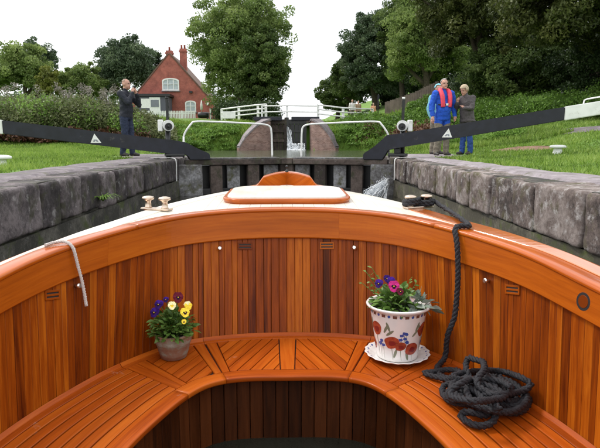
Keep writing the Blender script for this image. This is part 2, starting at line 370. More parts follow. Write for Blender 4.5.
# towpath beside each coping, laid just above the turf
def ribbon(name, pts, w, mat, dz=.012, nseg=6, lab=None):
    pts = spline([(*p, 0) for p in pts], 10); v = []; f = []
    for i, p in enumerate(pts):
        d = (pts[min(i+1, len(pts)-1)] - pts[max(i-1, 0)]).normalized(); a = Vector((d.y, -d.x, 0))
        for k in range(nseg+1):
            jit = .05*noise.noise((i*.37, k*9.1, 3)) if k in (0, nseg) else 0
            c = p + a*(w*(k/nseg-.5) + jit)
            v.append((c.x, c.y, float(hgt(c.x, c.y)) + dz))
    n = nseg+1
    for i in range(len(pts)-1):
        for k in range(nseg): f.append((i*n+k, i*n+k+1, (i+1)*n+k+1, (i+1)*n+k))
    return tag(mobj(name, np_mesh(name, v, f, True), mat), kind='structure')
def towpath(sgn):
    v = []; f = []; yy = np.linspace(-8, 14.2, 112); n = 7
    for i, y in enumerate(yy):
        w1 = 3.28 + .07*noise.noise((y*.8, sgn*5, 0)) + .05*noise.noise((y*3.1, sgn*9, 2)) + (1.25*float(smooth(11.9, 12.7, y)) if sgn > 0 else .75*float(smooth(11.6, 12.6, y)))
        x0 = 2.57 if y < 12.1 else 2.57 + .3*float(smooth(12.1, 14, y))
        for k in range(n):
            x = x0 + (w1-x0)*k/(n-1)
            v.append((sgn*x, y, .006 + .012*noise.noise((x*2, y*2, 1)) + (-.02 if k == n-1 else -.05 if k == 0 else .012)))
    for i in range(len(yy)-1):
        for k in range(n-1): f.append((i*n+k, i*n+k+1, (i+1)*n+k+1, (i+1)*n+k))
    return tag(mobj('towpath', np_mesh('towpath', v, f, True), M['path']), kind='structure')
towpath(-1); towpath(1)
ribbon('upper_path', [(5.2, 27), (6.6, 22), (7.9, 18), (9.2, 14.5), (11.5, 9), (14, 2)], .9, M['path'], .02)
v = []; f = []
for i in range(13):
    for k in range(9):
        a = 2*PI*k/8.0; r = i/12
        x = 5.95 + .85*r*math.cos(a) + .12*noise.noise((k*1.7, i*.2, 0)); y = 13.6 + 1.0*r*math.sin(a)
        v.append((x, y, float(hgt(x, y)) + .015 + .07*(1-r*r)*abs(noise.noise((x*3, y*3, 0)))*2 - .03*r**6))
for i in range(12):
    for k in range(8): f.append((i*9+k, i*9+k+1, (i+1)*9+k+1, (i+1)*9+k))
tag(mobj('bare_earth', np_mesh('bare_earth', v, f, True), M['earth']), kind='structure')

# water
def sheet(name, x0, x1, y0, y1, z, mat):
    return tag(mobj(name, np_mesh(name, [(x0, y0, z), (x1, y0, z), (x1, y1, z), (x0, y1, z)], [(0, 1, 2, 3)]), mat), kind='structure')
sheet('lock_water', -2.4, 2.4, -40, 12.6, -.78, M['lockwater'])
sheet('pool_water', -7, 7, 12.05, 30.5, -.14, M['water'])

# lock walls: coping stones one by one on a lower wall
def round_box(sx, sy, sz, r, n, seed, amp):
    """stone block centred at 0 with worn edges"""
    bm = bmesh.new(); bmesh.ops.create_cube(bm, size=2); bmesh.ops.subdivide_edges(bm, edges=bm.edges, cuts=n, use_grid_fill=True)
    h = Vector((sx/2, sy/2, sz/2))
    for v_ in bm.verts:
        p = Vector((v_.co.x*h.x, v_.co.y*h.y, v_.co.z*h.z))
        inner = Vector((max(-h.x+r, min(h.x-r, p.x)), max(-h.y+r, min(h.y-r, p.y)), max(-h.z+r, min(h.z-r, p.z))))
        d = p - inner
        if d.length > 1e-6: p = inner + d.normalized()*r
        nn = noise.noise_vector(p*4.5 + Vector((seed*3.7, seed, 0)))*amp + noise.noise_vector(p*13 + Vector((seed, 0, seed*2)))*amp*.55 + noise.noise_vector(p*34 + Vector((seed, 5, seed)))*amp*.28
        v_.co = p + nn
    return bm
def lock_wall(sgn, smat, lmat, label):
    t = thing('lock_wall', (sgn*HW, 5, 0), label, 'wall')
    y = 11.45; i = 0; rr = random.Random(5 if sgn > 0 else 9)
    while y > -3:
        L = rr.uniform(.40, .68); hgt_ = .43 + rr.uniform(-.015, .015)
        if abs(y-4.9) < .35: L = .82
        g = .018 + rr.random()*.014
        bm = round_box(.46, L - g, hgt_, .030, 15 if y < 7 else 10, i + 40*sgn, .013)
        x = sgn*(HW + .225 + rr.uniform(-.012, .014)); Mx = Matrix.Translation((x, y - L/2, -.005 - hgt_/2 + rr.uniform(-.008, .006))) @ Euler((rr.uniform(-.012, .012), rr.uniform(-.02, .02), rr.uniform(-.015, .015))).to_matrix().to_4x4()
        for v_ in bm.verts: v_.co = Mx @ v_.co
        mobj('coping_stone', bm_mesh(bm, 'coping_stone', True), smat, t)
        y -= L; i += 1
    # lower wall, rough, in front-to-back strips, plus the packing behind the coping
    v = []; f = []; yy = np.linspace(-14, 11.48, 130); zz = np.linspace(-.452, -2.6, 16)
    for a in yy:
        for b_ in zz:
            v.append((sgn*(HW + .012 + .03*noise.noise((a*1.1, b_*2.5, sgn)) + .012*noise.noise((a*6, b_*6, 2))), a, b_))
    n = len(zz)
    for i in range(len(yy)-1):
        for k in range(n-1): f.append((i*n+k, i*n+k+1, (i+1)*n+k+1, (i+1)*n+k))
    mobj('lower_wall', np_mesh('lower_wall', v, f, True), lmat, t)
    bm = bmesh.new(); box(bm, (sgn*(HW+.55), -1.3, -1.3), (.98, 25.4, 2.58)); box(bm, (sgn*(HW+.18), -1.3, -.47), (.30, 25.4, .03))
    mobj('packing', bm_mesh(bm), M['slab_l'], t)
    # wing beyond the gate that keeps the bank back
    bm = bmesh.new(); box(bm, (sgn*(HW+.33), 12.55, -.98), (.56, 2.1, 1.95), bev=.03); mobj('wing', bm_mesh(bm), smat, t)
    # white painted sill line over the coping and down the face
    bm = bmesh.new()
    yl = 10.95 if sgn < 0 else 11.15
    line = [(sgn*(HW+.50), yl+.12, .022), (sgn*(HW+.2), yl+.07, .026), (sgn*(HW+.03), yl+.02, .018), (sgn*(HW-.028), yl, -.03), (sgn*(HW-.03), yl, -.25), (sgn*(HW-.028), yl, -.44)]
    P = spline(line, 4)
    for a in range(len(P)-1):
        p0, p1 = P[a], P[a+1]
        for s_ in (0,):
            q0 = [p0 + Vector((0, -.03, 0)), p0 + Vector((0, .03, 0)), p1 + Vector((0, .03, 0)), p1 + Vector((0, -.03, 0))]
            bm.faces.new([bm.verts.new(c) for c in q0])
    bmesh.ops.remove_doubles(bm, verts=bm.verts, dist=1e-4)
    bmesh.ops.solidify(bm, geom=bm.faces[:], thickness=.006)
    mobj('painted_sill_line', bm_mesh(bm), M['white'], t)
    return t
lock_wall(-1, M['stone_l'], M['slab_l'], 'dark left lock wall of big coping stones below the lawn and single man')
lock_wall(1, M['stone_r'], M['slab_r'], 'lichened right lock wall of pale worn coping stones below the couple')

# ------------------------------------------------------------------ the gates we wait behind
def gate(sgn, tip_z, heel_z, knee_z, kw, label, blabel):
    """sgn -1 left leaf, +1 right leaf"""
    t = thing('lock_gate', (sgn*HW, GY, -.1), label, 'lock gate', 'mitred gates of the near lock')
    heel = Vector((sgn*HW, GY, 0)); u = Vector((-sgn*2.25, .75, 0)); Lg = u.length; u.normalize()
    nrm = Vector((u.y*sgn, -u.x*sgn, 0)); nrm = nrm if nrm.y < 0 else -nrm     # towards the camera
    up = Vector((0, 0, 1))
    def ob(name, u0, u1, z0, z1, w0, w1, mat, bev=.008, par=t):
        bm = bmesh.new(); Mx = Matrix((( u.x, nrm.x, 0, heel.x), (u.y, nrm.y, 0, heel.y), (0, 0, 1, 0), (0, 0, 0, 1)))
        box(bm, ((u0+u1)/2, (w0+w1)/2, (z0+z1)/2), (abs(u1-u0), abs(w1-w0), abs(z1-z0)), Mx, bev)
        return mobj(name, bm_mesh(bm), mat, par)
    def U(px):                              # px of the left leaf -> metres along the leaf
        a = (px - 287)/540; f_ = (a*GY + 2.25)/(2.25 - .75*a); return f_*Lg
    ob('backing', .02, Lg-.01, -2.4, -.17, -.34, -.28, M['tar'])  # black stands in for the shade deep between the posts
    ob('heel_post', -.06, U(202.5), -2.4, -.13, -.10, .12, M['grey_wet'], .03)
    ob('post', U(211), U(222.5), -2.4, -.16, -.10, .05, M['brown_wet'])
    ob('plank', U(228.5), U(241), -2.4, -.17, -.13, -.06, M['grey_wet'])
    ob('post', U(248), U(259), -2.4, -.16, -.10, .05, M['brown_wet'])
    ob('plank', U(265), U(279.5), -2.4, -.17, -.13, -.06, M['grey_wet'])
    ob('mitre_post', U(280.5), Lg-.006, -2.4, -.02, -.14, .06, M['brown_wet'], .02)
    ob('top_rail', .1, U(280)-.005, -.15, -.035, -.16, .09, M['brown_wet'], .015)
    ob('walkway', .25, U(279.5), -.03, .0, -.30, .06, M['grey_wet'], .006)
    ob('lower_rail', .1, U(280)-.005, -.78, -.66, -.20, .015, M['tar'])
    ob('diagonal_strap', .25, .31, -2.2, -.2, -.20, -.15, M['iron'])
    # balance beam: swan neck on the leaf, then a long straight arm that rises outwards
    o = heel.copy(); ex = -u                # outwards
    Lw = 1.37*Lg; Le = Lw + .95
    def beam_z(s): return heel_z + (tip_z - heel_z)*s/Lw
    th = .145
    prof_top = [(-.62, .05), (-.60, .10), (-.36, .205 + knee_z*.4), (-.12, beam_z(0)+th*.82 + knee_z*.2), (.1, beam_z(.1)+th), (Lw, beam_z(Lw)+th*.86)]
    prof_bot = [(Lw, beam_z(Lw)-th*.86), (.35, beam_z(.35)-th*1.0), (.02, beam_z(0)-th*1.0), (-.10, max(beam_z(0)-th*1.15, .10)), (-.17, .06), (-.20, -.03), (-.62, -.03)]
    bm = bmesh.new(); prism(bm, prof_top + prof_bot, ex, up, nrm, o, -.13, .13)
    bmesh.ops.bevel(bm, geom=[e for e in bm.edges], offset=.012, segments=2, affect='EDGES')
    beam = mobj('balance_beam', bm_mesh(bm), M['black'], t)
    bm = bmesh.new(); prism(bm, [(Lw+.002, beam_z(Lw)-th*.90), (Le, beam_z(Le)-th*.88), (Le, beam_z(Le)+th*.84), (Lw+.002, beam_z(Lw)+th*.90)], ex, up, nrm, o, -.135, .135)
    bmesh.ops.bevel(bm, geom=bm.edges[:], offset=.012, segments=2, affect='EDGES')
    mobj('white_tip', bm_mesh(bm), M['white'], beam)
    sl_ = (tip_z - heel_z)/Lw
    bm = bmesh.new(); hs = Lw + .33
    g = [o + ex*(hs+a) + up*(beam_z(hs+a) + th*.84 + b_) for a, b_ in ((0, 0), (.01, .07), (.06, .085), (.32, .085), (.37, .07), (.38, 0))]
    tube(bm, g, .013, 8); mobj('grab_handle', bm_mesh(bm, smooth_=True), M['white'], beam)
    # small triangular emblem on the arm: white triangle with a grey mark
    a0 = U(95) if sgn < 0 else 0
    es = .0
    target = 95 if sgn < 0 else 448
    best = min(np.linspace(.3, 3.0, 200), key=lambda s_: abs(px_of(o + ex*s_ + nrm*.13 + up*beam_z(s_))[0] - target))
    c = o + ex*best + nrm*.138 + up*(beam_z(best)-.01)
    bm = bmesh.new(); prism(bm, [(-.10, -.085), (.10, -.085), (0, .095)], ex, up + ex*sl_, nrm, c, -.004, .002)
    em = mobj('emblem', bm_mesh(bm), M['white'], beam)
    bm = bmesh.new(); prism(bm, [(-.05, -.062), (-.015, -.062), (0, -.035), (.015, -.062), (.05, -.062), (.03, -.02), (-.03, -.02)], ex, up + ex*sl_, nrm, c, .003, .005)
    mobj('emblem_mark', bm_mesh(bm), plain('emblem grey', (.25, .27, .30)), beam)
    # pivot collar and packing under the arm
    ob('heel_collar', -.30, .08, .035, .10, -.14, .16, M['iron'], .02)
    ob('beam_packing', -.16, -.03, .10, beam_z(0)-th*.9, -.06, .07, M['iron'], .015)
    # hoop handrail along the leaf
    h0, h1 = .22, Lg - .30
    zt = .77
    pts = [(h0-.10, .45), (h0-.06, .55), (h0+.06, zt-.06), (h0+.16, zt), (h0+.6, zt), (h1-.4, zt-.03), (h1-.14, zt-.05), (h1-.03, zt-.10), (h1, zt-.22), (h1+.01, .25), (h1+.015, 0)]
    bm = bmesh.new(); tube(bm, spline([heel + u*a + nrm*-.18 + up*b_ for a, b_ in pts], 5), .021, 8)
    tube(bm, [heel + u*(h0-.10) + nrm*-.18 + up*.46, heel + u*(h0-.115) + nrm*-.18 + up*.0], .021, 8)
    mobj('handrail', bm_mesh(bm, smooth_=True), M['white'], t)
    # paddle gear: rack rod, pinion case, spindle and ratchet
    pg = heel + ex*.20 + nrm*-.22 + (ex*-.03 if sgn > 0 else Vector())
    def cyl(name, p0, p1, r, mat, n=12, par=None):
        bm_ = bmesh.new(); tube(bm_, [p0, p1], r, n); return mobj(name, bm_mesh(bm_, smooth_=False), mat, par or t)
    gear = cyl('paddle_stand', pg, pg + up*.62, .055, M['iron'])
    bm = bmesh.new(); box(bm, pg + up*.93, (.05, .05, .62), bev=.006)
    for i in range(20): box(bm, pg + up*(.66+.028*i) + u*.03, (.022, .03, .012))
    mobj('rack_rod', bm_mesh(bm), M['iron'], gear)
    cyl('rod_cap', pg + up*1.235, pg + up*1.275, .032, M['white'] if sgn > 0 else M['iron'], 12, gear)
    cyl('pinion_case', pg + up*.68 + nrm*.0, pg + up*.68 + nrm*.14, .115, M['white'], 20, gear)
    cyl('ratchet_wheel', pg + up*.66 + nrm*.145, pg + up*.66 + nrm*.18, .075, M['iron'], 14, gear)
    cyl('spindle', pg + up*.66 + nrm*.18, pg + up*.66 + nrm*.30, .022, M['iron'], 4, gear)
    bm = bmesh.new(); box(bm, pg + up*.68 + ex*.15 + nrm*.03, (.10, .12, .24), bev=.02); mobj('guard_box', bm_mesh(bm), M['white'], gear)
    return t
gate(-1, .62, .215, 0, 0, 'left lock gate with long black beam crossing in front of the single man', '')
gate(1, .88, .345, .1, 0, 'right lock gate with long black beam crossing in front of the couple', '')

# water leaking past the right-hand leaf
def lumps(name, pts, rads, mat, seed, sub=3, amp=.35, flat=1.0, label=None):
    bm = bmesh.new()
    for p, r in zip(pts, rads):
        n0 = len(bm.verts); res = bmesh.ops.create_icosphere(bm, subdivisions=sub, radius=1)
        for v_ in res['verts']:
            d = v_.co.copy(); k = 1 + amp*noise.noise(d*2.2 + Vector((seed, p[0]*3, p[2]*5))) + amp*.6*noise.noise(d*6 + Vector((p[1], seed, 0)))
            v_.co = Vector(p) + Vector((d.x*r*k, d.y*r*k, d.z*r*k*flat))
    return mobj(name, bm_mesh(bm, smooth_=True), mat)
def spray(name, streaks, drops, label, seed):
    g = random.Random(seed); bm = bmesh.new()
    for p0, p1, sag, r in streaks:
        n_ = 7; P_ = [Vector(p0).lerp(Vector(p1), i/(n_-1)) + Vector((g.gauss(0, r), g.gauss(0, r), -sag*(i/(n_-1))**2 + sag*i/(n_-1))) for i in range(n_)]
        tube(bm, P_, [r*(.5 + 1.1*g.random())*(.5 if i in (0, n_-1) else 1) for i in range(n_)], 5)
    for p, r in drops:
        res = bmesh.ops.create_icosphere(bm, subdivisions=1, radius=r); q_ = Vector((g.uniform(.7, 1.4), g.uniform(.7, 1.4), g.uniform(.5, 1.6)))
        for v_ in res['verts']: v_.co = Vector((v_.co.x*q_.x, v_.co.y*q_.y, v_.co.z*q_.z)) + Vector(p)
    return tag(mobj(name, bm_mesh(bm, smooth_=True), M['foam']), label, 'water', kind='stuff')
st = []; dr_ = []
for i in range(90):
    a = random.random(); p0 = at(388 + random.gauss(0, 1), 178 + 14*a, 11.25); p1 = at(387 - 27*random.random()**.8, 190 + 14*random.random() + 4*a, 10.9 - .5*random.random()); st.append((p0, p1, .12*random.random(), random.uniform(.002, .006)))
for i in range(1500):
    f_ = random.random()**.8; dr_.append((at(386 - 27*f_ + random.gauss(0, 1.5), 182 + 20*f_ + random.gauss(0, 3.2), 11.0 - .5*f_), random.uniform(.002, .0085)))
spray('leaking_water', st, dr_, 'white water spraying past the heel of the right lock gate', 3)

# ------------------------------------------------------------------ the boat
SEAT_Z = EYE - .88; SOLE_Z = EYE - 1.29
bot = [(.92, -1.2), (.92, .5), (.90, 1.2), (.862, 1.5), (.785, 1.76), (.66, 2.03), (.48, 2.245), (.26, 2.335), (0, 2.36)]
top = [(.97, -1.2), (.965, .5), (.935, 1.25), (.888, 1.58), (.815, 1.87), (.66, 2.17), (.49, 2.385), (.27, 2.495), (0, 2.53)]
frn = [(.53, -1.2), (.53, .5), (.515, 1.2), (.475, 1.44), (.42, 1.63), (.355, 1.79), (.28, 1.885), (.17, 1.925), (0, 1.93)]
def mirror(c): return [(-x, y) for x, y in c] + [(x, y) for x, y in c[::-1][1:]]
fB, fT, fF = (catmull(mirror(c), 0) for c in (bot, top, frn))       # parameter 0..16, 8 is the centre line
sheer_pts = catmull([(1.10, -2.2), (1.10, -.5), (1.08, .6), (1.03, 1.3), (.975, 1.72), (.87, 2.06), (.735, 2.36), (.60, 2.72), (.40, 3.16), (.265, 3.39), (.14, 3.53), (0, 3.60)], 0)
_sx = np.array([sheer_pts(t) for t in np.linspace(0, 11, 300)])
def hb(y): return float(np.interp(y, _sx[:, 1], _sx[:, 0]))
def deck_z(x, y):
    w = max(hb(min(y, 3.45)), .15); c = min(1.0, abs(x)/w); e = 1.58 - y
    drop = .305 + .0285*(3.5-y)**2 if y > 1.58 else .410 + .109*e - .022*min(e, 2.4)**2
    return EYE - drop + .012*(1 - c*c)*float(smooth(1.2, 2.6, y))
def Tp(t): x, y = fT(t); return Vector((x, y, deck_z(x, y) - .004))
def Bp(t): x, y = fB(t); return Vector((x, y, SEAT_Z))
def Fp(t, z=SEAT_Z): x, y = fF(t); return Vector((x, y, z))
def wall(t, h): return Bp(t).lerp(Tp(t), h)
def wall_n(t, h=.5):
    a = (wall(min(t+.05, 16), h) - wall(max(t-.05, 0), h)); b = Tp(t) - Bp(t); n = a.cross(b).normalized()
    c = wall(t, h); return n if n.dot(Vector((0, .6, c.z)) - c) > 0 else -n
def plank_mesh(L, R, Nn, th, ch=.0015, v0=0):
    """a board whose face runs between the edge lines L and R; Nn are face normals"""
    m = len(L); bm = bmesh.new(); uvl = bm.loops.layers.uv.new('UVMap'); rings = []; s = v0; vs = []
    for i in range(m):
        l, r, n = Vector(L[i]), Vector(R[i]), Vector(Nn[i]); a = (r - l); w = a.length; a = a.normalized() if w > 1e-6 else Vector((1, 0, 0))
        c = min(ch, w*.3)
        if i: s += ((Vector(L[i])+Vector(R[i]))/2 - (Vector(L[i-1])+Vector(R[i-1]))/2).length
        P = [l - n*th, l - n*c, l + a*c, r - a*c, r - n*c, r - n*th]; us = [-th, -c, c, w-c, w+c, w+th]
        rings.append([(bm.verts.new(p), (u_, s)) for p, u_ in zip(P, us)])
    for i in range(m-1):
        for k in range(5):
            q_ = (rings[i][k], rings[i][k+1], rings[i+1][k+1], rings[i+1][k])
            f_ = bm.faces.new([x_[0] for x_ in q_])
            for lp, x_ in zip(f_.loops, q_): lp[uvl].uv = x_[1]
    for r_ in (rings[0], rings[-1]):
        f_ = bm.faces.new([x_[0] for x_ in r_])
        for lp, x_ in zip(f_.loops, r_): lp[uvl].uv = x_[1]
    me = bpy.data.meshes.new('plank'); bmesh.ops.recalc_face_normals(bm, faces=bm.faces); bm.to_mesh(me); bm.free(); return me
def poly_plank(poly, z, th, gdir, ch=.0015):
    """flat board from a convex polygon in plan"""
    c = sum((Vector(p) for p in poly), Vector((0, 0)))/len(poly); g = Vector(gdir).normalized(); pr = Vector((g.y, -g.x))
    bm = bmesh.new(); uvl = bm.loops.layers.uv.new('UVMap'); off = random.random()*5
    def ring(k, zz): return [bm.verts.new((*(c + (Vector(p)-c)*(1 - k/max((Vector(p)-c).length, 1e-4))), zz)) for p in poly]
    A, B, C = ring(0, z-th), ring(0, z-ch), ring(ch, z); n = len(poly)
    fs = [bm.faces.new(C), bm.faces.new(A[::-1])]
    for P, Q in ((A, B), (B, C)):
        for i in range(n): fs.append(bm.faces.new((P[i], P[(i+1) % n], Q[(i+1) % n], Q[i])))
    for f_ in fs:
        for lp in f_.loops:
            q_ = Vector(lp.vert.co.xy); lp[uvl].uv = (q_.dot(pr) + off, q_.dot(g) + lp.vert.co.z)
    bmesh.ops.recalc_face_normals(bm, faces=bm.faces); me = bpy.data.meshes.new('plank'); bm.to_mesh(me); bm.free(); return me
def clip(poly, n, d):
    out = []; n = Vector(n)
    for i in range(len(poly)):
        a, b = Vector(poly[i]), Vector(poly[(i+1) % len(poly)]); da, db = a.dot(n) - d, b.dot(n) - d
        if da >= 0: out.append(a)
        if da*db < 0: out.append(a + (b-a)*(da/(da-db)))
    return out
boat = thing('wooden_launch', (0, 1.5, -.78), 'varnished wooden launch with slatted seats round its open well', 'boat')
# fore wall and sides: upright planks
HF = .765                                    # the wide facing board starts here
arc = [0.0]; ts = np.linspace(0, 16, 801)
for i in range(800): arc.append(arc[-1] + (wall(ts[i+1], .6) - wall(ts[i], .6)).length)
arc = np.array(arc)
panel = bmesh.new()
v = []; f = []
tt = np.linspace(0, 16, 161)
for t_ in tt:
    n_ = wall_n(t_); v += [Bp(t_) - n_*.022 - Vector((0, 0, .05)), wall(t_, .995) - n_*.022]
for i in range(160): f.append((2*i, 2*i+1, 2*i+3, 2*i+2))
panel.free(); panel = mobj('well_lining', np_mesh('well_lining', v, f, True), M['caulk'], boat)
rr = random.Random(3); s = 0; widths = []
while s < arc[-1]:
    w = rr.choice([.035, .036, .037, .024, .036, .025, .036]); e = min(s + w, arc[-1])
    if e - s < .012: break
    t0 = float(np.interp(s + .0006, arc, ts)); t1 = float(np.interp(e - .0006, arc, ts))
    hs = (0, .25, .5, .75, 1)
    L = [wall(t0, h*HF*1.02) for h in hs]; R = [wall(t1, h*HF*1.02) for h in hs]; tm = (t0+t1)/2; out = rr.uniform(-.0012, .0012)
    nn = [wall_n(tm, h) for h in hs]; L = [p + n_*out for p, n_ in zip(L, nn)]; R = [p + n_*out for p, n_ in zip(R, nn)]
    mobj('plank', plank_mesh(L, R, nn, .016, .0012), M['panel'], panel)
    s = e
# facing board in four lengths, proud of the planks
for t0, t1 in ((0.0, 4.72), (4.722, 8.9), (8.902, 11.3), (11.302, 16)):
    tq = np.linspace(t0, t1, max(12, int((t1-t0)*10)))
    L = [wall(a, HF) + wall_n(a)*.014 for a in tq]; R = [wall(a, .995) + wall_n(a)*.014 for a in tq]
    mobj('facing_board', plank_mesh(L, R, [wall_n(a) for a in tq], .018, .004), M['facing'], boat)
# rounded capping along the well's edge
def sweep_profile(fn, tq, prof, name, mat, par, close=True):
    """fn(t) -> (origin, inward, up); prof list of (inward, up)"""
    bm = bmesh.new(); uvl = bm.loops.layers.uv.new('UVMap'); rings = []; s = 0; last = None
    for a in tq:
        o_, i_, u_ = fn(a)
        if last is not None: s += (o_ - last).length
        last = o_; rings.append([(bm.verts.new(o_ + i_*p + u_*q_), (k*.012, s)) for k, (p, q_) in enumerate(prof)])
    n = len(prof)
    for i in range(len(rings)-1):
        for k in range(n if close else n-1):
            q_ = (rings[i][k], rings[i][(k+1) % n], rings[i+1][(k+1) % n], rings[i+1][k]); f_ = bm.faces.new([x_[0] for x_ in q_]); f_.smooth = True
            for lp, x_ in zip(f_.loops, q_): lp[uvl].uv = x_[1]
    for r_ in (rings[0], rings[-1]): bm.faces.new([x_[0] for x_ in r_])
    return mobj(name, bm_mesh(bm), mat, par)
def flat_n(t):
    n_ = wall_n(t); return Vector((n_.x, n_.y, 0)).normalized()
rim_prof = [(.016, -.012), (.0195, -.008), (.0195, .000), (.016, .005), (.008, .007), (-.05, .007), (-.056, .004), (-.056, -.012)]
for t0, t1 in ((0, 5.2), (5.203, 10.8), (10.803, 16)):
    sweep_profile(lambda a: (Tp(a), flat_n(a), Vector((0, 0, 1))), np.linspace(t0, t1, max(20, int((t1-t0)*12))), rim_prof, 'well_capping', M['rim'], boat)
# decks: side covering boards and fore-and-aft planks on the foredeck
deck = mobj('deck', None or (lambda: (lambda bm: (box(bm, (0, 2.9, -.35), (.3, .5, .5)), bm_mesh(bm))[1])(bmesh.new()))(), M['caulk'], boat); deck.name = 'deck_beam'
def inner_x_at(y): # x of the well's edge at y
    q_ = np.array([fT(a) for a in np.linspace(0, 8, 400)]); return -float(np.interp(y, q_[:, 1], q_[:, 0]))
_q = np.array([fT(a) for a in np.linspace(0, 8, 500)])
def well_y(x): return float(np.interp(-abs(x), _q[:, 0], _q[:, 1])) if abs(x) < .955 else -9
def sheer_y(x): return float(np.interp(-abs(x), -_sx[::1, 0], _sx[:, 1]))
UP = Vector((0, 0, 1))
def deckpt(x, y, dz=0): return Vector((x, y, deck_z(x, y) + dz))
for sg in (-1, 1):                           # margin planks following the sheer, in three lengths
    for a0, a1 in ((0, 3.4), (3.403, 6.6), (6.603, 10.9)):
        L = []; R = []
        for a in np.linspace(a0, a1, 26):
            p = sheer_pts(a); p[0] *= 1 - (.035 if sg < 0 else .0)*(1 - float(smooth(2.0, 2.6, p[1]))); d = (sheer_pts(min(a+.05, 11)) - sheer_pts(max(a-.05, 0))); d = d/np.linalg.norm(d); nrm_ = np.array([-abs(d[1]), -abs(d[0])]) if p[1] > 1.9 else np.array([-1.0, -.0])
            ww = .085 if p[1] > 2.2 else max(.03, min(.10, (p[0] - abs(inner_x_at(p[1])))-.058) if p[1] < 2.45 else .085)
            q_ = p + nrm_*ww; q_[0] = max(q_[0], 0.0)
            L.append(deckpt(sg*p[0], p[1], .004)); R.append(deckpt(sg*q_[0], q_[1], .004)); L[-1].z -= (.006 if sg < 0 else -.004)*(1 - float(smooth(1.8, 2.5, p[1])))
        mobj('margin_plank', plank_mesh(L, R, [UP]*len(L), .02, .002), M['margin'] if a0 < 6 and sg > 0 else M['deck'], boat)  # left margin pale: sky glare put in with the deck colour
w = .052; x = -13*w/1 + w/2
k = 0; x = -.70
while x < .70:
    x0, x1 = x + .0005, x + w - .0005; xm = (x0+x1)/2
    y0 = well_y(xm) + .054 if abs(xm) < .9 else 9; y1 = sheer_y(xm) - .075
    if y1 - y0 > .06:
        def lim(xx): return well_y(xx) + .056, sheer_y(xx) - .05 - .05*min(1, abs(xx)/.3)
        (l0, l1), (r0, r1) = lim(x0), lim(x1)
        L = [deckpt(x0, a) for a in np.linspace(l0, max(l1, l0+.02), 14)]; R = [deckpt(x1, a) for a in np.linspace(r0, max(r1, r0+.02), 14)]
        mobj('deck_plank', plank_mesh(L, R, [UP]*14, .018, .0007), M['deck'], boat)
    x += w
# dark sub-deck under the planks, hull skin, stem
v = []; f = []; A = np.linspace(0, 11, 80)
for a in A:
    p = sheer_pts(a)
    for sg in (-1, 1):
        pass
for sg in (-1, 1):
    v = []; f = []; rows = 7
    for a in A:
        p = sheer_pts(a); p[0] *= 1 - (.035 if sg < 0 else .0)*(1 - float(smooth(2.0, 2.6, p[1]))); z0 = deck_z(p[0], p[1]) - .004 - (.006 if sg < 0 else -.004)*(1 - float(smooth(1.8, 2.5, p[1])))
        for r_ in range(rows):
            g = r_/(rows-1); sc = 1 - .10*g - .16*g*g; z = z0 + (-1.25 - z0)*g
            yy = p[1] - (.35*g*g)*max(0, (p[1]-1.5)/2.1)
            v.append((sg*p[0]*sc, yy, z))
    for i in range(len(A)-1):
        for r_ in range(rows-1): f.append((i*rows+r_, i*rows+r_+1, (i+1)*rows+r_+1, (i+1)*rows+r_))
    mobj('hull_side', np_mesh('hull_side', v, f, True), M['hull'], boat)
    def strake(a, sg=sg):
        p = sheer_pts(a); k_ = 1 - float(smooth(2.0, 2.6, p[1])); return deckpt(sg*p[0]*(1 - (.035 if sg < 0 else .0)*k_), p[1], -(.006 if sg < 0 else -.004)*(1 - float(smooth(1.8, 2.5, p[1])))), Vector((sg, .0, 0)), UP
    sweep_profile(strake, np.linspace(0, 10.6, 90), [(-.004, -.035), (.022, -.032), (.026, -.018), (.022, -.004), (-.002, .002)], 'rubbing_strake', M['rim'], boat)
v = []; f = []
for i, a in enumerate(np.linspace(2.2, 3.52, 30)):
    wv = hb(a)*.985
    for k in range(9):
        xx = wv*(k/4-1); yy = max(a, min(well_y(xx)+.03, 3.5)); v.append((xx, yy, deck_z(xx, yy) - .022))
for i in range(29):
    for k in range(8): f.append((i*9+k, i*9+k+1, (i+1)*9+k+1, (i+1)*9+k))
mobj('sub_deck', np_mesh('sub_deck', v, f), M['caulk'], boat)
bm = bmesh.new(); box(bm, (0, -1.215, (SOLE_Z+.0)/2), (1.9, .03, 1.0)); mobj('aft_bulkhead', bm_mesh(bm), M['facing'], boat)
# raised hatch on the foredeck
def rrect(x0, x1, y0, y1, r, n=6):
    P = []
    for cx_, cy_, a0 in ((x1-r, y1-r, 0), (x0+r, y1-r, PI/2), (x0+r, y0+r, PI), (x1-r, y0+r, 1.5*PI)):
        for k in range(n+1): a = a0 + PI/2*k/n; P.append((cx_ + r*math.cos(a), cy_ + r*math.sin(a)))
    return P
P = rrect(-.322, .322, 2.66, 3.22, .12, 10)
bm = bmesh.new(); uvl = bm.loops.layers.uv.new('UVMap'); rings = []
for sc, dz in ((1, -.01), (1, .006), (1.012, .008), (1.016, .015), (1.012, .023), (1.0, .026)):
    rings.append([bm.verts.new(deckpt(px_*sc, 2.94 + (py_-2.94)*sc, dz)) for px_, py_ in P])
n = len(P)
for i in range(len(rings)-1):
    for k in range(n): f_ = bm.faces.new((rings[i][k], rings[i][(k+1) % n], rings[i+1][(k+1) % n], rings[i+1][k])); f_.smooth = True
cen = bm.verts.new(deckpt(0, 2.94, .028))
for k in range(n): bm.faces.new((rings[-1][k], rings[-1][(k+1) % n], cen))
for f_ in bm.faces:
    for lp in f_.loops: lp[uvl].uv = (lp.vert.co.y, lp.vert.co.x + lp.vert.co.z)
hatch = mobj('hatch', bm_mesh(bm), M['rim'], boat)
Q = rrect(-.306, .306, 2.676, 3.204, .108, 10); bm = bmesh.new(); uvl = bm.loops.layers.uv.new('UVMap')    # pale top panel of the hatch
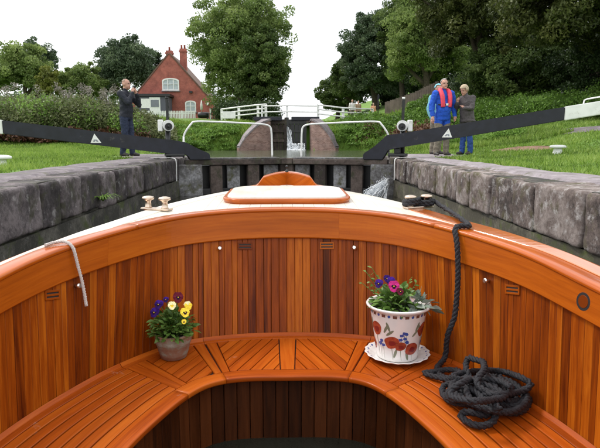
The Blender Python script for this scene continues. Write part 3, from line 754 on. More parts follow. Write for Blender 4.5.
r0 = [bm.verts.new(deckpt(a, b_, .026)) for a, b_ in Q]; r1 = [bm.verts.new(deckpt(a*.995, 2.94 + (b_-2.94)*.995, .0315)) for a, b_ in Q]; cv = bm.verts.new(deckpt(0, 2.94, .0325))
for k in range(len(Q)): bm.faces.new((r0[k], r0[(k+1) % len(Q)], r1[(k+1) % len(Q)], r1[k])); bm.faces.new((r1[k], r1[(k+1) % len(Q)], cv))
for f_ in bm.faces:
    for lp in f_.loops: lp[uvl].uv = (lp.vert.co.x, lp.vert.co.y)
mobj('hatch_panel', bm_mesh(bm), M['deck'], hatch)
# raised breast piece at the bow with its fitting
bm = bmesh.new(); uvl = bm.loops.layers.uv.new('UVMap'); rings = []
for x in np.linspace(-.33, .33, 41):
    ax = abs(x); hh = (.086 - .9*ax*ax)*float(1-smooth(.145, .20, ax)) + .012*float(smooth(.15, .2, ax))*(1-float(smooth(.2, .33, ax)))
    hh = max(hh, .003)
    yo = sheer_y(ax) - .004; yi = yo - .075 - .10*(ax/.33)
    zi = deck_z(x, yi) - .005; zo = deck_z(x, yo) - .03; zt = deck_z(x, yi) + hh
    rings.append([bm.verts.new(p) for p in ((x, yi, zi), (x, yi+.004, zt-.006), (x, yi+.012, zt), (x, yo-.006, zt+.004), (x, yo+.004, zt-.004), (x, yo, zo))])
for i in range(40):
    for k in range(5): f_ = bm.faces.new((rings[i][k], rings[i][k+1], rings[i+1][k+1], rings[i+1][k])); f_.smooth = k in (1, 2, 3)
for f_ in bm.faces:
    for lp in f_.loops: lp[uvl].uv = (lp.vert.co.z + lp.vert.co.y, lp.vert.co.x)
bow = mobj('bow_piece', bm_mesh(bm), M['rim'], boat)
zb = deck_z(0, 3.53) + .09
bm = bmesh.new(); lathe(bm, [(.011, -.01), (.011, .006), (.006, .008), (.006, .026), (.009, .028), (.008, .036), (.003, .040)], 12, (0, 3.54, zb)); mobj('bow_fitting', bm_mesh(bm), M['iron'], boat)
# seats: rim boards, cross boards and slats over a dark base
def lerp2(t, b):                             # b = 0 front, 1 back
    return Fp(t).lerp(Bp(t), b).xy
v = []; f = []
for t_ in tt: v += [(*lerp2(t_, .03), SEAT_Z - .010), (*lerp2(t_, 1.0), SEAT_Z - .010)]
for i in range(160): f.append((2*i, 2*i+1, 2*i+3, 2*i+2))
seat = mobj('seat', np_mesh('seat', v, f), M['caulk'], boat)
def fr_front(a):
    d = Fp(min(a+.05, 16)) - Fp(max(a-.05, 0)); d.normalize(); n_ = Vector((d.y, -d.x, 0)); c = Fp(a)
    if n_.dot(Vector((0, .5, SEAT_Z)) - c) < 0: n_ = -n_
    return c, n_, UP
nose = [(.002, .0), (.0065, -.0015), (.0085, -.005), (.0085, -.016), (.006, -.020), (-.05, -.022), (-.055, -.020), (-.055, -.001), (-.052, .0)]
joints = [0, 2.6, 5.0, 6.5, 9.5, 11.0, 13.4, 16]
for t0, t1 in zip(joints[:-1], joints[1:]):
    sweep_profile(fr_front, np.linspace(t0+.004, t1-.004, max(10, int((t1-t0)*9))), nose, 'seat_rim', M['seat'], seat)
def fb(t): return .055/max((Bp(t)-Fp(t)).length, .1)                # fractions taken by the rims
def bb(t): return 1 - .042/max((Bp(t)-Fp(t)).length, .1)
for t0, t1 in zip(joints[:-1], joints[1:]):
    tq = np.linspace(t0+.004, t1-.004, max(10, int((t1-t0)*9)))
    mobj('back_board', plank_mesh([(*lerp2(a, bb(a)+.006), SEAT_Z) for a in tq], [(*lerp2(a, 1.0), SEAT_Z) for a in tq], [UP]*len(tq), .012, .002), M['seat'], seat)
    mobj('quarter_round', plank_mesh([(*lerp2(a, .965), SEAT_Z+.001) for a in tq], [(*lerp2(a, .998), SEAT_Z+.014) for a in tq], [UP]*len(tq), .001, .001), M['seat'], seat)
def board(t0, t1, u0=None, u1=None):         # a radial board between two parameters
    u0 = t0 if u0 is None else u0; u1 = t1 if u1 is None else u1
    bs = np.linspace(0, 1, 6)
    L = [Fp(t0).lerp(Bp(u0), fb(t0) + (bb(u0)-fb(t0))*b_ + .004) for b_ in bs]; R = [Fp(t1).lerp(Bp(u1), fb(t1) + (bb(u1)-fb(t1))*b_ + .004) for b_ in bs]
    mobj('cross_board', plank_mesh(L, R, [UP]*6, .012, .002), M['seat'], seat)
NS = 7
for sg in (0, 1):
    mt = (lambda a: a) if sg == 0 else (lambda a: 16 - a)
    e0, e1 = 5.02, 5.30                      # cross board at the end of the side bench
    # slats of the side bench
    for k in range(NS):
        tq = np.linspace(0, e0-.01, 46)
        def P2(a, j):
            b_ = fb(a) + .004 + (bb(a)-fb(a))*j; return (*lerp2(mt(a), b_), SEAT_Z)
        g = .0035/.32
        L = [P2(a, k/NS + g) for a in tq]; R = [P2(a, (k+1)/NS - g) for a in tq]
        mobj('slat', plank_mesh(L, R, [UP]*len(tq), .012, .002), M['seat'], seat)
    def b2(t0, t1): board(mt(t0), mt(t1))
    b2(e0+.01, e0+.19); b2(e0+.20, e1+.06)
    b2(6.28, 6.48); b2(6.52, 6.72)
    if sg == 0: board(7.86, 8.14)
    # diagonal slats in the corner and in the middle
    def zone(t0, t1):
        Pz = [lerp2(mt(a), fb(a)+.008) for a in np.linspace(t0, t1, 5)] + [lerp2(mt(a), bb(a)) for a in np.linspace(t1, t0, 5)]
        return Pz
    sx = 1 if sg == 0 else -1
    for (t0, t1, gd) in ((5.38, 6.26, (.36*sx, .93)), (6.74, 7.84, (.36*sx, .93))):
        Z_ = zone(t0, t1); pr = Vector((gd[1], -gd[0])).normalized(); ds = [Vector(p).dot(pr) for p in Z_]
        d0 = min(ds); ww = .043
        while d0 < max(ds):
            pl = clip(clip(Z_, pr, d0 + .0022), -pr, -(d0 + ww - .0022))
            if len(pl) >= 3:
                area = abs(sum(pl[i].x*pl[(i+1) % len(pl)].y - pl[(i+1) % len(pl)].x*pl[i].y for i in range(len(pl))))/2
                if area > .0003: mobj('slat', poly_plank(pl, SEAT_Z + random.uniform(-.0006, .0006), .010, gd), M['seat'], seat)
            d0 += ww
# front of the seats: dark upright planks, skirting and sole
front = None
v = []; f = []
def Up(t, z): c, n_, _ = fr_front(t); return c - n_*.045 + Vector((0, 0, z - SEAT_Z))
for t_ in tt: v += [Up(t_, SOLE_Z) , Up(t_, SEAT_Z-.012)]
v = [Vector(p) for p in v]
for i, p in enumerate(v):
    pass
for i in range(160): f.append((2*i, 2*i+1, 2*i+3, 2*i+2))
front = mobj('seat_front', np_mesh('seat_front', [p - fr_front(tt[i//2])[1]*.018 for i, p in enumerate(v)], f), M['caulk'], boat)
arc2 = np.concatenate([[0], np.cumsum([(Up(ts[i+1], 0) - Up(ts[i], 0)).length for i in range(800)])])
s = 0
while s < arc2[-1]-.02:
    t0, t1 = (float(np.interp(q_, arc2, ts)) for q_ in (s+.001, s+.049)); n_ = fr_front((t0+t1)/2)[1]
    zz = np.linspace(SOLE_Z + .01, SEAT_Z - .013, 3)
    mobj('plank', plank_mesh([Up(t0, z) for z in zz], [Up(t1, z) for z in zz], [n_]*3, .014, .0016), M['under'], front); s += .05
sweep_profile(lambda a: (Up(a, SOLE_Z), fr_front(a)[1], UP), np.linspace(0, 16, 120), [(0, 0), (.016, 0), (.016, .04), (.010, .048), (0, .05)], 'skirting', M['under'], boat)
sole = None
sole_me = bm = bmesh.new(); box(bm, (0, .35, SOLE_Z-.025), (1.2, 3.3, .04)); sole = mobj('sole', bm_mesh(bm), M['caulk'], boat)
for k in range(11):
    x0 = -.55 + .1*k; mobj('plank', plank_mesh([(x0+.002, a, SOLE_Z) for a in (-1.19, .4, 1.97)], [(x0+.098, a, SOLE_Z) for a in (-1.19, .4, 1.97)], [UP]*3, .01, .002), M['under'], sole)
# small fittings on the lining: slotted vents, buttons, a round plug
def find_t(px, h): return min(np.linspace(0.5, 15.5, 3000), key=lambda a: abs(px_of(wall(a, h))[0] - px))
def on_wall(px, h):
    t_ = find_t(px, h); n_ = wall_n(t_, h); b_ = (Tp(t_) - Bp(t_)).normalized(); a_ = b_.cross(n_).normalized()
    return wall(t_, h), a_, b_, n_
for px in (52, 245, 327, 513):
    c, a_, b_, n_ = on_wall(px, HF - .055)
    Mx = Matrix((( a_.x, b_.x, n_.x, c.x), (a_.y, b_.y, n_.y, c.y), (a_.z, b_.z, n_.z, c.z), (0, 0, 0, 1)))
    bm = bmesh.new()
    for yy in (-.013, 0, .013): box(bm, (0, yy, .002), (.056, .0075, .004), Mx, .001)
    for xx in (-.030, .030): box(bm, (xx, 0, .0022), (.006, .034, .0044), Mx, .001)
    vent = mobj('vent_grille', bm_mesh(bm), M['panel'], boat)
    bm = bmesh.new(); box(bm, (0, 0, .0012), (.056, .030, .0012), Mx); mobj('vent_slots', bm_mesh(bm), M['caulk'], vent)
for px in (75, 219, 355, 489):
    c, a_, b_, n_ = on_wall(px, HF - .060)
    bm = bmesh.new(); tube(bm, [c, c + n_*.006, c + n_*.012, c + n_*.016, c + n_*.022, c + n_*.026], [.006, .006, .0055, .010, .0105, .006], 14)
    mobj('stud', bm_mesh(bm), M['chrome'], boat)
c, a_, b_, n_ = on_wall(587, HF + .11)
bm = bmesh.new(); tube(bm, [c + n_*.013, c + n_*.0150], [.020, .019], 24); plug = mobj('wood_plug', bm_mesh(bm), M['panel'], boat)
bm = bmesh.new(); tube(bm, [c + n_*.0125, c + n_*.0142], [.028, .0275], 24); mobj('plug_ring', bm_mesh(bm), M['caulk'], plug)
# twin-post bollards on the fore quarters
def bitts(px, py, sg):
    d = RM @ Vector((px-300, 224-py, -540)); t_ = .36/-d.z; x, y = d.x*t_, d.y*t_
    c = deckpt(x, y, .0); ang = sg*-.55
    dirv = Vector((math.sin(ang)*-1, math.cos(ang), 0)) if False else Vector((.92, -.4*sg*-1, 0)).normalized()
    pl = bmesh.new(); Mx = Matrix.Translation(c) @ Matrix.Rotation(math.atan2(dirv.y, dirv.x), 4, 'Z')
    box(pl, (0, 0, .008), (.155, .045, .010), Mx, .004); base = mobj('bollard_plate', bm_mesh(pl), M['brass'], boat)
    out = []
    for s_ in (-.047, .047):
        b_ = bmesh.new(); q_ = c + dirv*s_; lathe(b_, [(.019, .012), (.015, .018), (.013, .040), (.016, .048), (.027, .052), (.029, .058), (.026, .064), (.010, .068)], 18, q_)
        mobj('bollard_post', bm_mesh(b_), M['brass'], base); out.append(q_)
    return out
bl = bitts(157, 217, -1); br_ = bitts(418, 215, 1)

# ------------------------------------------------------------------ vegetation
def add_tone(me, tone_face, k):
    at_ = me.attributes.new('tone', 'FLOAT', 'CORNER'); at_.data.foreach_set('value', np.repeat(tone_face, k).astype(np.float32))
def leaf_mesh(name, P, size, tone, up_bias=.4, aspect=1.9, g=None):
    """diamond leaves at P; size and tone per leaf"""
    g = g or rng; n = len(P); size = np.broadcast_to(size, (n,))
    a = g.normal(size=(n, 3)); a[:, 2] -= .25; a /= np.linalg.norm(a, axis=1)[:, None]
    r = g.normal(size=(n, 3)); r[:, 2] += up_bias*2.0
    b = np.cross(a, r); b /= np.linalg.norm(b, axis=1)[:, None] + 1e-9
    nn = np.cross(a, b)
    L = (size*.5)[:, None]*a*aspect**.5; Wd = (size*.5)[:, None]*b/aspect**.5; bend = nn*(size*.12)[:, None]
    V = np.stack([P - L, P + Wd - L*.1 + bend, P + L, P - Wd - L*.1 + bend], 1).reshape(-1, 3)
    F_ = np.arange(n*4).reshape(n, 4)
    me = np_mesh(name, V, F_); add_tone(me, np.clip(tone, 0, 1), 4); return me
def crown_points(c, rad, n_clump, per, seed, clump_r=.22, shell=.55, under=.35):
    """leaf positions: clumps over an uneven ellipsoid, leaves on the clumps' skins"""
    g = np.random.default_rng(seed); c = np.array(c); rad = np.array(rad)
    d = g.normal(size=(n_clump, 3)); d /= np.linalg.norm(d, axis=1)[:, None]; d[:, 2] = np.where(d[:, 2] < -under, -d[:, 2]*.4, d[:, 2])
    lum = np.array([1 + .28*noise.noise(Vector(x)*1.7 + Vector((seed*1.3, 0, 0))) + .18*noise.noise(Vector(x)*4 + Vector((0, seed, 0))) for x in d])
    rr_ = (shell + (1-shell)*g.random(n_clump)**.6)*lum
    C = c + d*rad*rr_[:, None]; cs = clump_r*rad.mean()*(.55 + .9*g.random(n_clump)); tone = .5 + .20*g.normal(size=n_clump)
    e = g.normal(size=(n_clump, per, 3)); e /= np.linalg.norm(e, axis=2)[..., None]; e *= (.35 + .65*g.random((n_clump, per, 1))**.5); e[..., 2] *= .7
    P = (C[:, None] + e*cs[:, None, None]).reshape(-1, 3); tn = (tone[:, None] + .13*g.normal(size=(n_clump, per))).ravel()
    return P, tn, C, g
def tree(name, x, y, base, crown_c, rad, mat, label, seed, n_clump=230, per=75, leaf=.22, trunk=.28, group=None, clump_r=.2, shell=.5, limbs=7, under=.35, off=(0, 0)):
    x += off[0]; y += off[1]; z0 = float(hgt(x, y)) if base is None else base
    t = thing(name, (x, y, z0 - .05), label, 'tree', group)
    leaf *= .64; per = int(per*2.0)
    P, tn, C, g = crown_points(crown_c, rad, n_clump, per, seed, clump_r, shell, under)
    mobj('crown', leaf_mesh('crown', P, leaf*(.65 + .7*g.random(len(P))), tn, g=g), mat, t)
    bm = bmesh.new(); b0 = Vector((x, y, z0 - .15)); tp = Vector(crown_c) + Vector((0, 0, rad[2]*.15))
    mid = b0.lerp(tp, .5) + Vector((g.normal()*.25, g.normal()*.25, 0))
    S_ = spline([b0, b0.lerp(mid, .5) + Vector((g.normal()*.08, 0, 0)), mid, tp], 4); m = len(S_)
    tube(bm, S_, [trunk*(1.35 if i == 0 else 1 - .75*i/m) for i in range(m)], 9)
    for k in range(limbs):
        i0 = int(m*(.35 + .5*k/limbs)); q0 = S_[min(i0, m-1)]; cc = Vector(C[g.integers(len(C))]); r0 = trunk*(.5 - .25*k/limbs)
        S2 = spline([q0, q0.lerp(cc, .5) + Vector((g.normal()*.2, g.normal()*.2, .25)), cc], 4); tube(bm, S2, [r0*(1 - .85*i/len(S2)) for i in range(len(S2))], 6)
    mobj('trunk', bm_mesh(bm), M['bark'], t)
    return t
def tpx(name, px, top, bot, wpx, Y, mat, label, seed, depth=None, **kw):
    """a tree standing at distance Y whose crown spans these heights"""
    c0 = at(px, (top+bot)/2, Y); rz = abs(at(px, top, Y).z - at(px, bot, Y).z)/2; rx = wpx/2*Y/540
    return tree(name, c0.x, Y, None, c0, (rx*.86, (depth or rx)*.86, rz*.88), mat, label, seed, **kw)
# left skyline
tpx('oak_tree', 22, 40, 118, 74, 62, M['lf_mid'], 'spreading green tree at the far left edge of the skyline', 11, leaf=.30, n_clump=260, shell=.35)
tpx('ash_tree', 36, 37, 84, 46, 74, M['lf_blue'], 'tall thin-topped tree rising behind the far left tree', 12, leaf=.30, n_clump=130, per=55, shell=.3, group='far left trees')
tpx('willow_tree', 49, 62, 112, 24, 54, M['lf_yel'], 'small yellow green tree left of the dark round tree', 13, leaf=.24, n_clump=90, per=60)
tpx('field_maple', 82, 62, 112, 52, 66, M['lf_mid'], 'low rounded green tree between the yellow tree and the dark tree', 14, leaf=.28, n_clump=170)
tpx('field_maple', 104, 64, 116, 34, 78, M['lf_mid2'], 'small green tree half behind the dark round tree on its left', 32, leaf=.3, n_clump=120)
tpx('yew_tree', 127, 33, 116, 62, 70, M['lf_blue'], 'dark blue green round tree left of the brick cottage', 15, leaf=.30, n_clump=330, per=80, shell=.4)
tpx('holm_oak', 156, 46, 112, 26, 82, M['lf_dark'], 'dark tree peeping out behind the cottage roof', 16, leaf=.32, n_clump=120)
# the tall tree in the middle
tpx('lime_tree', 243, -14, 118, 108, 50, M['lf_mid'], 'tall broad lime green tree standing right of the cottage', 17, leaf=.23, n_clump=520, per=95, trunk=.42, shell=.4, clump_r=.15, under=.85)
tpx('sycamore_tree', 262, 20, 116, 60, 47, M['lf_mid2'], 'dark green tree tucked under the tall tree beside the white footbridge', 18, leaf=.22, n_clump=240, per=80, clump_r=.17, under=.9)
# right-hand wood
tpx('elder_tree', 338, 70, 118, 44, 58, M['lf_mid2'], 'small dark tree just right of the gap of white sky', 20, leaf=.26, n_clump=150, under=.9)
tpx('beech_tree', 378, 2, 112, 80, 50, M['lf_blue'], 'tall blue green tree leading the right hand wood beside the sky', 21, leaf=.24, n_clump=380, per=85, trunk=.35, clump_r=.16, under=.8)
tpx('ash_tree', 352, 48, 112, 44, 54, M['lf_mid2'], 'dark middling tree in front of the sky gap right of the footbridge', 22, leaf=.24, n_clump=170, under=.8)
tpx('birch_tree', 405, -14, 96, 62, 47, M['lf_mid2'], 'green tree filling the gap between the tall blue green tree and the alder', 19, leaf=.23, n_clump=300, per=80, clump_r=.16, under=.8)
tpx('alder_tree', 425, -20, 100, 92, 40, M['lf_mid'], 'fresh green tree above the wooden paling', 23, leaf=.20, n_clump=420, per=85, trunk=.32, clump_r=.15, under=.7)
tpx('elm_tree', 480, -60, 78, 130, 28, M['lf_olive'], 'olive leaved tree behind the woman in the grey jacket', 24, leaf=.18, n_clump=430, per=90, trunk=.32, clump_r=.15, under=.7)
tpx('oak_tree', 575, -95, 66, 190, 20, M['lf_olive'], 'brownish green oak overhanging the right end of the black beam', 25, leaf=.15, n_clump=560, per=95, trunk=.34, clump_r=.14, under=.8, off=(5.5, 2))
tpx('holly_tree', 520, 20, 122, 130, 27, M['lf_mid2'], 'dark evergreen below the oak at the right', 26, leaf=.16, n_clump=420, per=85, clump_r=.15, under=.95)
tpx('holly_tree', 612, 10, 124, 120, 23, M['lf_dark'], 'dark evergreen at the right edge above the white beam tip', 27, leaf=.14, n_clump=380, per=85, clump_r=.15, under=.95)
tpx('yew_tree', 445, 30, 112, 80, 44, M['lf_dark'], 'dark yew behind the man in the blue jacket', 28, leaf=.2, n_clump=300, per=80, clump_r=.16, under=.95)
tpx('holly_tree', 400, 60, 116, 70, 56, M['lf_dark'], 'dark evergreen filling in behind the distant walkers', 29, leaf=.24, n_clump=240, per=80, clump_r=.16, under=.95)
def scatter(name, pts, hts, spread, per, leaf, mat, seed, label, cat='undergrowth', flat=.8, tone=.5):
    """leafy herbage growing from ground points"""
    g = np.random.default_rng(seed); pts = np.asarray(pts); n = len(pts)
    e = g.normal(size=(n, per, 3)); e /= np.linalg.norm(e, axis=2)[..., None]; e *= g.random((n, per, 1))**.4
    H = np.asarray(hts)[:, None, None]
    e = e*np.array([1, 1, flat]); e[..., 2] = e[..., 2]*.5 + .5
    sc = np.concatenate([np.full((n, 1, 2), 1.0)*np.asarray(spread).reshape(-1, 1, 1), H], 2)
    P = (pts[:, None] + e*sc).reshape(-1, 3); tn = (tone + .2*g.normal(size=(n, 1)) + .15*g.normal(size=(n, per))).ravel()
    return tag(mobj(name, leaf_mesh(name, P, leaf*(.6 + .8*g.random(len(P))), tn, .5, 2.4, g), mat), label, cat, kind='stuff')
def clear_fence(P, h):                       # weeds stay below the paling's foot
    keep = []
    for p, q_ in zip(P, np.broadcast_to(h, (len(P),))):
        a, b_ = px_of((p[0], p[1], p[2] + q_)); fl = 107 - 25*(a - 386)/50
        keep.append(not (374 < a < 452 and p[1] < 40 and b_ < fl + 8.5))
    return np.array(keep)
def ground_pts(n, fx, seed):
    g = np.random.default_rng(seed); P = fx(g, n); return np.column_stack([P, hgt(P[:, 0], P[:, 1])]), g
def along(path, width):
    path = np.array(path, float)
    def fx(g, n):
        s = g.random(n)*(len(path)-1); i = np.minimum(s.astype(int), len(path)-2); u = (s-i)[:, None]
        P = path[i]*(1-u) + path[i+1]*u; d = path[i+1]-path[i]; d /= np.linalg.norm(d, axis=1)[:, None]
        return P + np.stack([-d[:, 1], d[:, 0]], 1)*(g.random(n)-.5)[:, None]*width
    return fx
# the rough hedge behind the left lawn
P, g = ground_pts(420, along([(-24, 24), (-16, 24.5), (-11, 25.5), (-7.6, 26.5), (-6.0, 27)], 2.4), 50)
hh = (1.5 + .9*g.random(len(P)))*(1.0 - .55*smooth(-9.5, -6, P[:, 0]))*(1+.15*smooth(14, 22, -P[:, 0])); scatter('hedge', P, hh*1.05, .75, 260, .10, M['lf_hedge'], 51, 'rough green hedge of brambles and tall weeds behind the left lawn', 'hedge')
P, g = ground_pts(120, along([(-24, 23.2), (-14, 23.6), (-9, 24.6), (-6.5, 25.6)], 1.2), 52)
scatter('bramble', P, .5 + .5*g.random(len(P)), .5, 80, .12, M['lf_red'], 53, 'reddish brambles and nettles at the foot of the left hedge', tone=.3)
P, g = ground_pts(85, along([(-24, 25), (-16, 25.5), (-11, 26.3), (-8.2, 27)], 2.2), 54)
P[:, 2] += (1.2 + 1.0*g.random(len(P)))*(1.0 - .45*smooth(-9.5, -6, P[:, 0])); scatter('seed_heads', P, np.full(len(P), .5), .22, 42, .07, M['lf_seed'], 55, 'pale pinkish willowherb seed heads standing above the left hedge', 'weeds')
P, g = ground_pts(150, along([(-24, 24), (-16, 24.3), (-11, 25.2), (-6.5, 26)], 2.0), 74)
scatter('tall_weeds', P, (1.5 + 1.1*g.random(len(P)))*(1.0 - .5*smooth(-9.5, -6, P[:, 0])), .4, 190, .075, M['lf_nettle'], 75, 'lighter green tall weeds standing through the left hedge', 'weeds', tone=.75)
# banks round the pool
P, g = ground_pts(420, along([(-6.6, 26.6), (-4.5, 27.6), (-2.5, 28.4)], 3.2), 56)
P = P[(P[:, 2] > -.3)][:150]; scatter('bank_nettles', P, .18 + .2*g.random(len(P)), .34, 170, .075, M['lf_nettle'], 57, 'green nettles and grass on the bank left of the upper lock')
P, g = ground_pts(520, along([(2.4, 28.6), (4.5, 27), (6.0, 24), (6.6, 20), (6.4, 17.5)], 2.6), 58)
k = P[:, 2] > -.05; P = P[k][:210]; scatter('bank_nettles', P, .22 + .3*g.random(len(P)), .34, 220, .055, M['lf_nettle'], 59, 'green nettles and weeds on the bank right of the upper lock')
P, g = ground_pts(60, along([(3.6, 27.6), (5.2, 24.5), (5.6, 21)], 1.4), 60)
P = P[P[:, 2] > -.05]; scatter('docks', P, .6 + .4*g.random(len(P)), .25, 60, .09, M['lf_red'], 61, 'red brown dock stems among the bank weeds right of the pool')
P, g = ground_pts(620, along([(8.2, 27), (10.4, 23), (12.6, 19), (15.5, 15), (20, 10)], 4.0), 62)
hh = .45 + .6*g.random(len(P)); k = clear_fence(P, hh); scatter('undergrowth', P[k], hh[k], .55, 200, .075, M['lf_nettle'], 63, 'ferns and weeds under the trees on the right', tone=.25)
P, g = ground_pts(500, along([(8.5, 34), (12, 29), (16.5, 24), (22, 18)], 5), 64)
hh = .7 + .8*g.random(len(P)); k = clear_fence(P, hh); scatter('undergrowth', P[k], hh[k], .7, 220, .09, M['lf_dark'], 65, 'dark bushes at the foot of the right hand wood', tone=.55)
P, g = ground_pts(420, along([(3.5, 30), (6, 30), (9, 27), (11.5, 26)], 5), 66)
hh = .3 + .35*g.random(len(P)); k = clear_fence(P, hh); scatter('undergrowth', P[k], hh[k], .7, 200, .10, M['lf_nettle'], 67, 'bushes on the slope below the wooden paling', tone=.3)
P, g = ground_pts(260, along([(-17, 47), (-24, 45), (-34, 46)], 5), 68)
scatter('undergrowth', P, 1.0 + 1.0*g.random(len(P)), 1.0, 170, .12, M['lf_hedge'], 69, 'bushes beyond the left hedge', tone=.3)
P, g = ground_pts(500, lambda g, n: np.column_stack([g.uniform(-140, 150, n), g.uniform(105, 150, n)]), 70)
P = P[(P[:, 0] < -4) | (P[:, 0] > 13)]; scatter('far_wood', P, 5 + 5*g.random(len(P)), 3.6, 160, .45, M['lf_blue'], 71, 'distant line of woodland closing the view', 'wood')

P, g = ground_pts(170, along([(-5.2, 44.5), (-3.5, 44), (-1.2, 43)], 2.2), 72)
scatter('undergrowth', P, 1.0 + 1.3*g.random(len(P)), .9, 220, .12, M['lf_dark'], 73, 'dark bushes under the tall tree beside the white footbridge', tone=.6)
# lawns
def lawn(name, n, x0, x1, y0, y1, hh, seed, label, dens=1.0, skip=None):
    g = np.random.default_rng(seed); y = y0 + (y1-y0)*g.random(n)**1.5; x = g.uniform(x0, x1, n)
    k = np.abs(x) < y*.62 + 2.5
    if skip is not None: k &= ~skip(x, y)
    x, y = x[k], y[k]; z = hgt(x, y); m = len(x)
    n2 = np.array([noise.noise((a*.9, b*.9, 0)) for a, b in zip(x, y)])
    h = hh*(.5 + .9*g.random(m))*(1 + .7*n2)*(1 + .04*y); th = g.uniform(0, 2*PI, m); w = .006 + .0016*y*.5
    d = np.stack([np.cos(th), np.sin(th), 0*th], 1); lean = np.stack([np.cos(th*3+1), np.sin(th*3+1), 0*th], 1)*(h*.55)[:, None]
    P = np.stack([x, y, z-.004], 1); V = np.stack([P - d*w[:, None], P + d*w[:, None], P + lean + np.array([0, 0, 1])*h[:, None]], 1).reshape(-1, 3)
    me = np_mesh(name, V, np.arange(m*3).reshape(m, 3)); add_tone(me, np.clip(.5 + .25*g.normal(size=m) + .5*n2, 0, 1), 3)
    return tag(mobj(name, me, M['blade']), label, 'grass', kind='stuff')
lawn('lawn_grass', 150000, -20, -3.24, 3.5, 27, .042, 80, 'bright short grass of the lawn beside the left towpath', skip=lambda x, y: (x > -4.1) & (y > 11.6))
lawn('lawn_grass', 130000, 3.24, 16, 3.5, 24, .045, 81, 'bright short grass sloping up from the right towpath',
     skip=lambda x, y: ((x < 4.6) & (y > 11.9) & (y < 14.2)) | (((x-5.95)/.8)**2 + ((y-13.6)/.95)**2 < 1) | (np.abs(x - np.interp(y, [2, 9, 14.5, 18, 22, 27], [14, 11.5, 9.2, 7.9, 6.6, 5.2])) < .58))
lawn('bank_grass', 30000, -8, -1.35, 24, 31, .10, 82, 'long bright grass on the bank left of the upper lock', skip=lambda x, y: hgt(x, y) < -.1)
lawn('bank_grass', 34000, 1.4, 8.5, 16, 31, .10, 83, 'long bright grass on the bank right of the pool', skip=lambda x, y: hgt(x, y) < -.1)
# fern growing out of the left wall, and tufts along the coping
def tuft(name, c, n, L, label, seed, mat='lf_nettle'):
    g = random.Random(seed); bm = bmesh.new()
    for i in range(n):
        a = g.uniform(0, 2*PI); d = Vector((math.cos(a), math.sin(a), 0)); ln = L*g.uniform(.5, 1.1); s = Vector((d.y, -d.x, 0))*ln*.05; pr = None
        for k in range(4):
            u_ = k/3; p = Vector(c) + d*ln*.75*u_ + Vector((0, 0, ln*(.9*u_ - .75*u_*u_))); ww = s*(1-u_*.9)*(1 if k else .5)
            q_ = (bm.verts.new(p - ww), bm.verts.new(p + ww))
            if pr: bm.faces.new((pr[0], pr[1], q_[1], q_[0]))
            pr = q_
    me = bm_mesh(bm); add_tone(me, np.full(len(me.polygons), .7) + rng.normal(size=len(me.polygons))*.2, 4)
    return tag(mobj(name, me, M[mat]), label, 'plant')
tuft('wall_fern', at(103, 201, 540*2.22/184), 60, .30, 'small green fern growing out of the left lock wall', 1)

# ------------------------------------------------------------------ the upper lock
def wing_wall(sgn, label):
    """curved brick wing: high at the lock, sweeping down and out to the water"""
    t = thing('wing_wall', (sgn*1.2, 28, -.3), label, 'wall', 'brick wings of the upper lock')
    x_ = .85 if sgn < 0 else 1.28; e_ = 2.35 if sgn < 0 else 2.42; path = [Vector((sgn*x_, 30.4, 0)), Vector((sgn*x_, 28.6, 0)), Vector((sgn*(x_+.06), 28.0, 0)), Vector((sgn*(x_*.62+e_*.38), 27.5, 0)), Vector((sgn*(x_*.25+e_*.75), 27.15, 0)), Vector((sgn*e_, 27.0, 0))]
    tops = [1.36, 1.36, 1.34, 1.08, .55, -.02]
    P_ = spline([Vector((p.x, p.y, z)) for p, z in zip(path, tops)], 8); bm = bmesh.new(); pr = None
    for i, p in enumerate(P_):
        d = (P_[min(i+1, len(P_)-1)] - P_[max(i-1, 0)]); d.z = 0; d.normalize(); n_ = Vector((d.y, -d.x, 0)); n_ = n_ if n_.x*sgn > 0 else -n_
        q_ = [bm.verts.new(v_) for v_ in (Vector((p.x, p.y, -.8)), p.copy(), p + n_*.42, Vector((p.x, p.y, -.8)) + n_*.42)]
        if pr:
            for k in range(3): bm.faces.new((pr[k], pr[k+1], q_[k+1], q_[k]))
        else: bm.faces.new(q_)
        pr = q_
    bm.faces.new(pr[::-1]); mobj('brickwork', bm_mesh(bm), M['brick_p'], t)
    bm = bmesh.new(); pr = None
    for i, p in enumerate(P_):
        d = (P_[min(i+1, len(P_)-1)] - P_[max(i-1, 0)]); d.z = 0; d.normalize(); n_ = Vector((d.y, -d.x, 0)); n_ = n_ if n_.x*sgn > 0 else -n_
        q_ = [bm.verts.new(v_) for v_ in (p - n_*.04 + Vector((0, 0, .005)), p - n_*.04 + Vector((0, 0, .10)), p + n_*.46 + Vector((0, 0, .10)), p + n_*.46 + Vector((0, 0, .005)))]
        if pr:
            for k in range(4): bm.faces.new((pr[k], pr[(k+1) % 4], q_[(k+1) % 4], q_[k]))
        pr = q_
    mobj('coping', bm_mesh(bm), M['path'], t); return t
wing_wall(-1, 'curved purple brick wing wall left of the upper lock gate')
wing_wall(1, 'curved purple brick wing wall right of the upper lock gate')
def bx(name, c, s, mat, par, bev=0, Mx=None):
    bm = bmesh.new(); box(bm, c, s, Mx, bev); return mobj(name, bm_mesh(bm), mat, par)
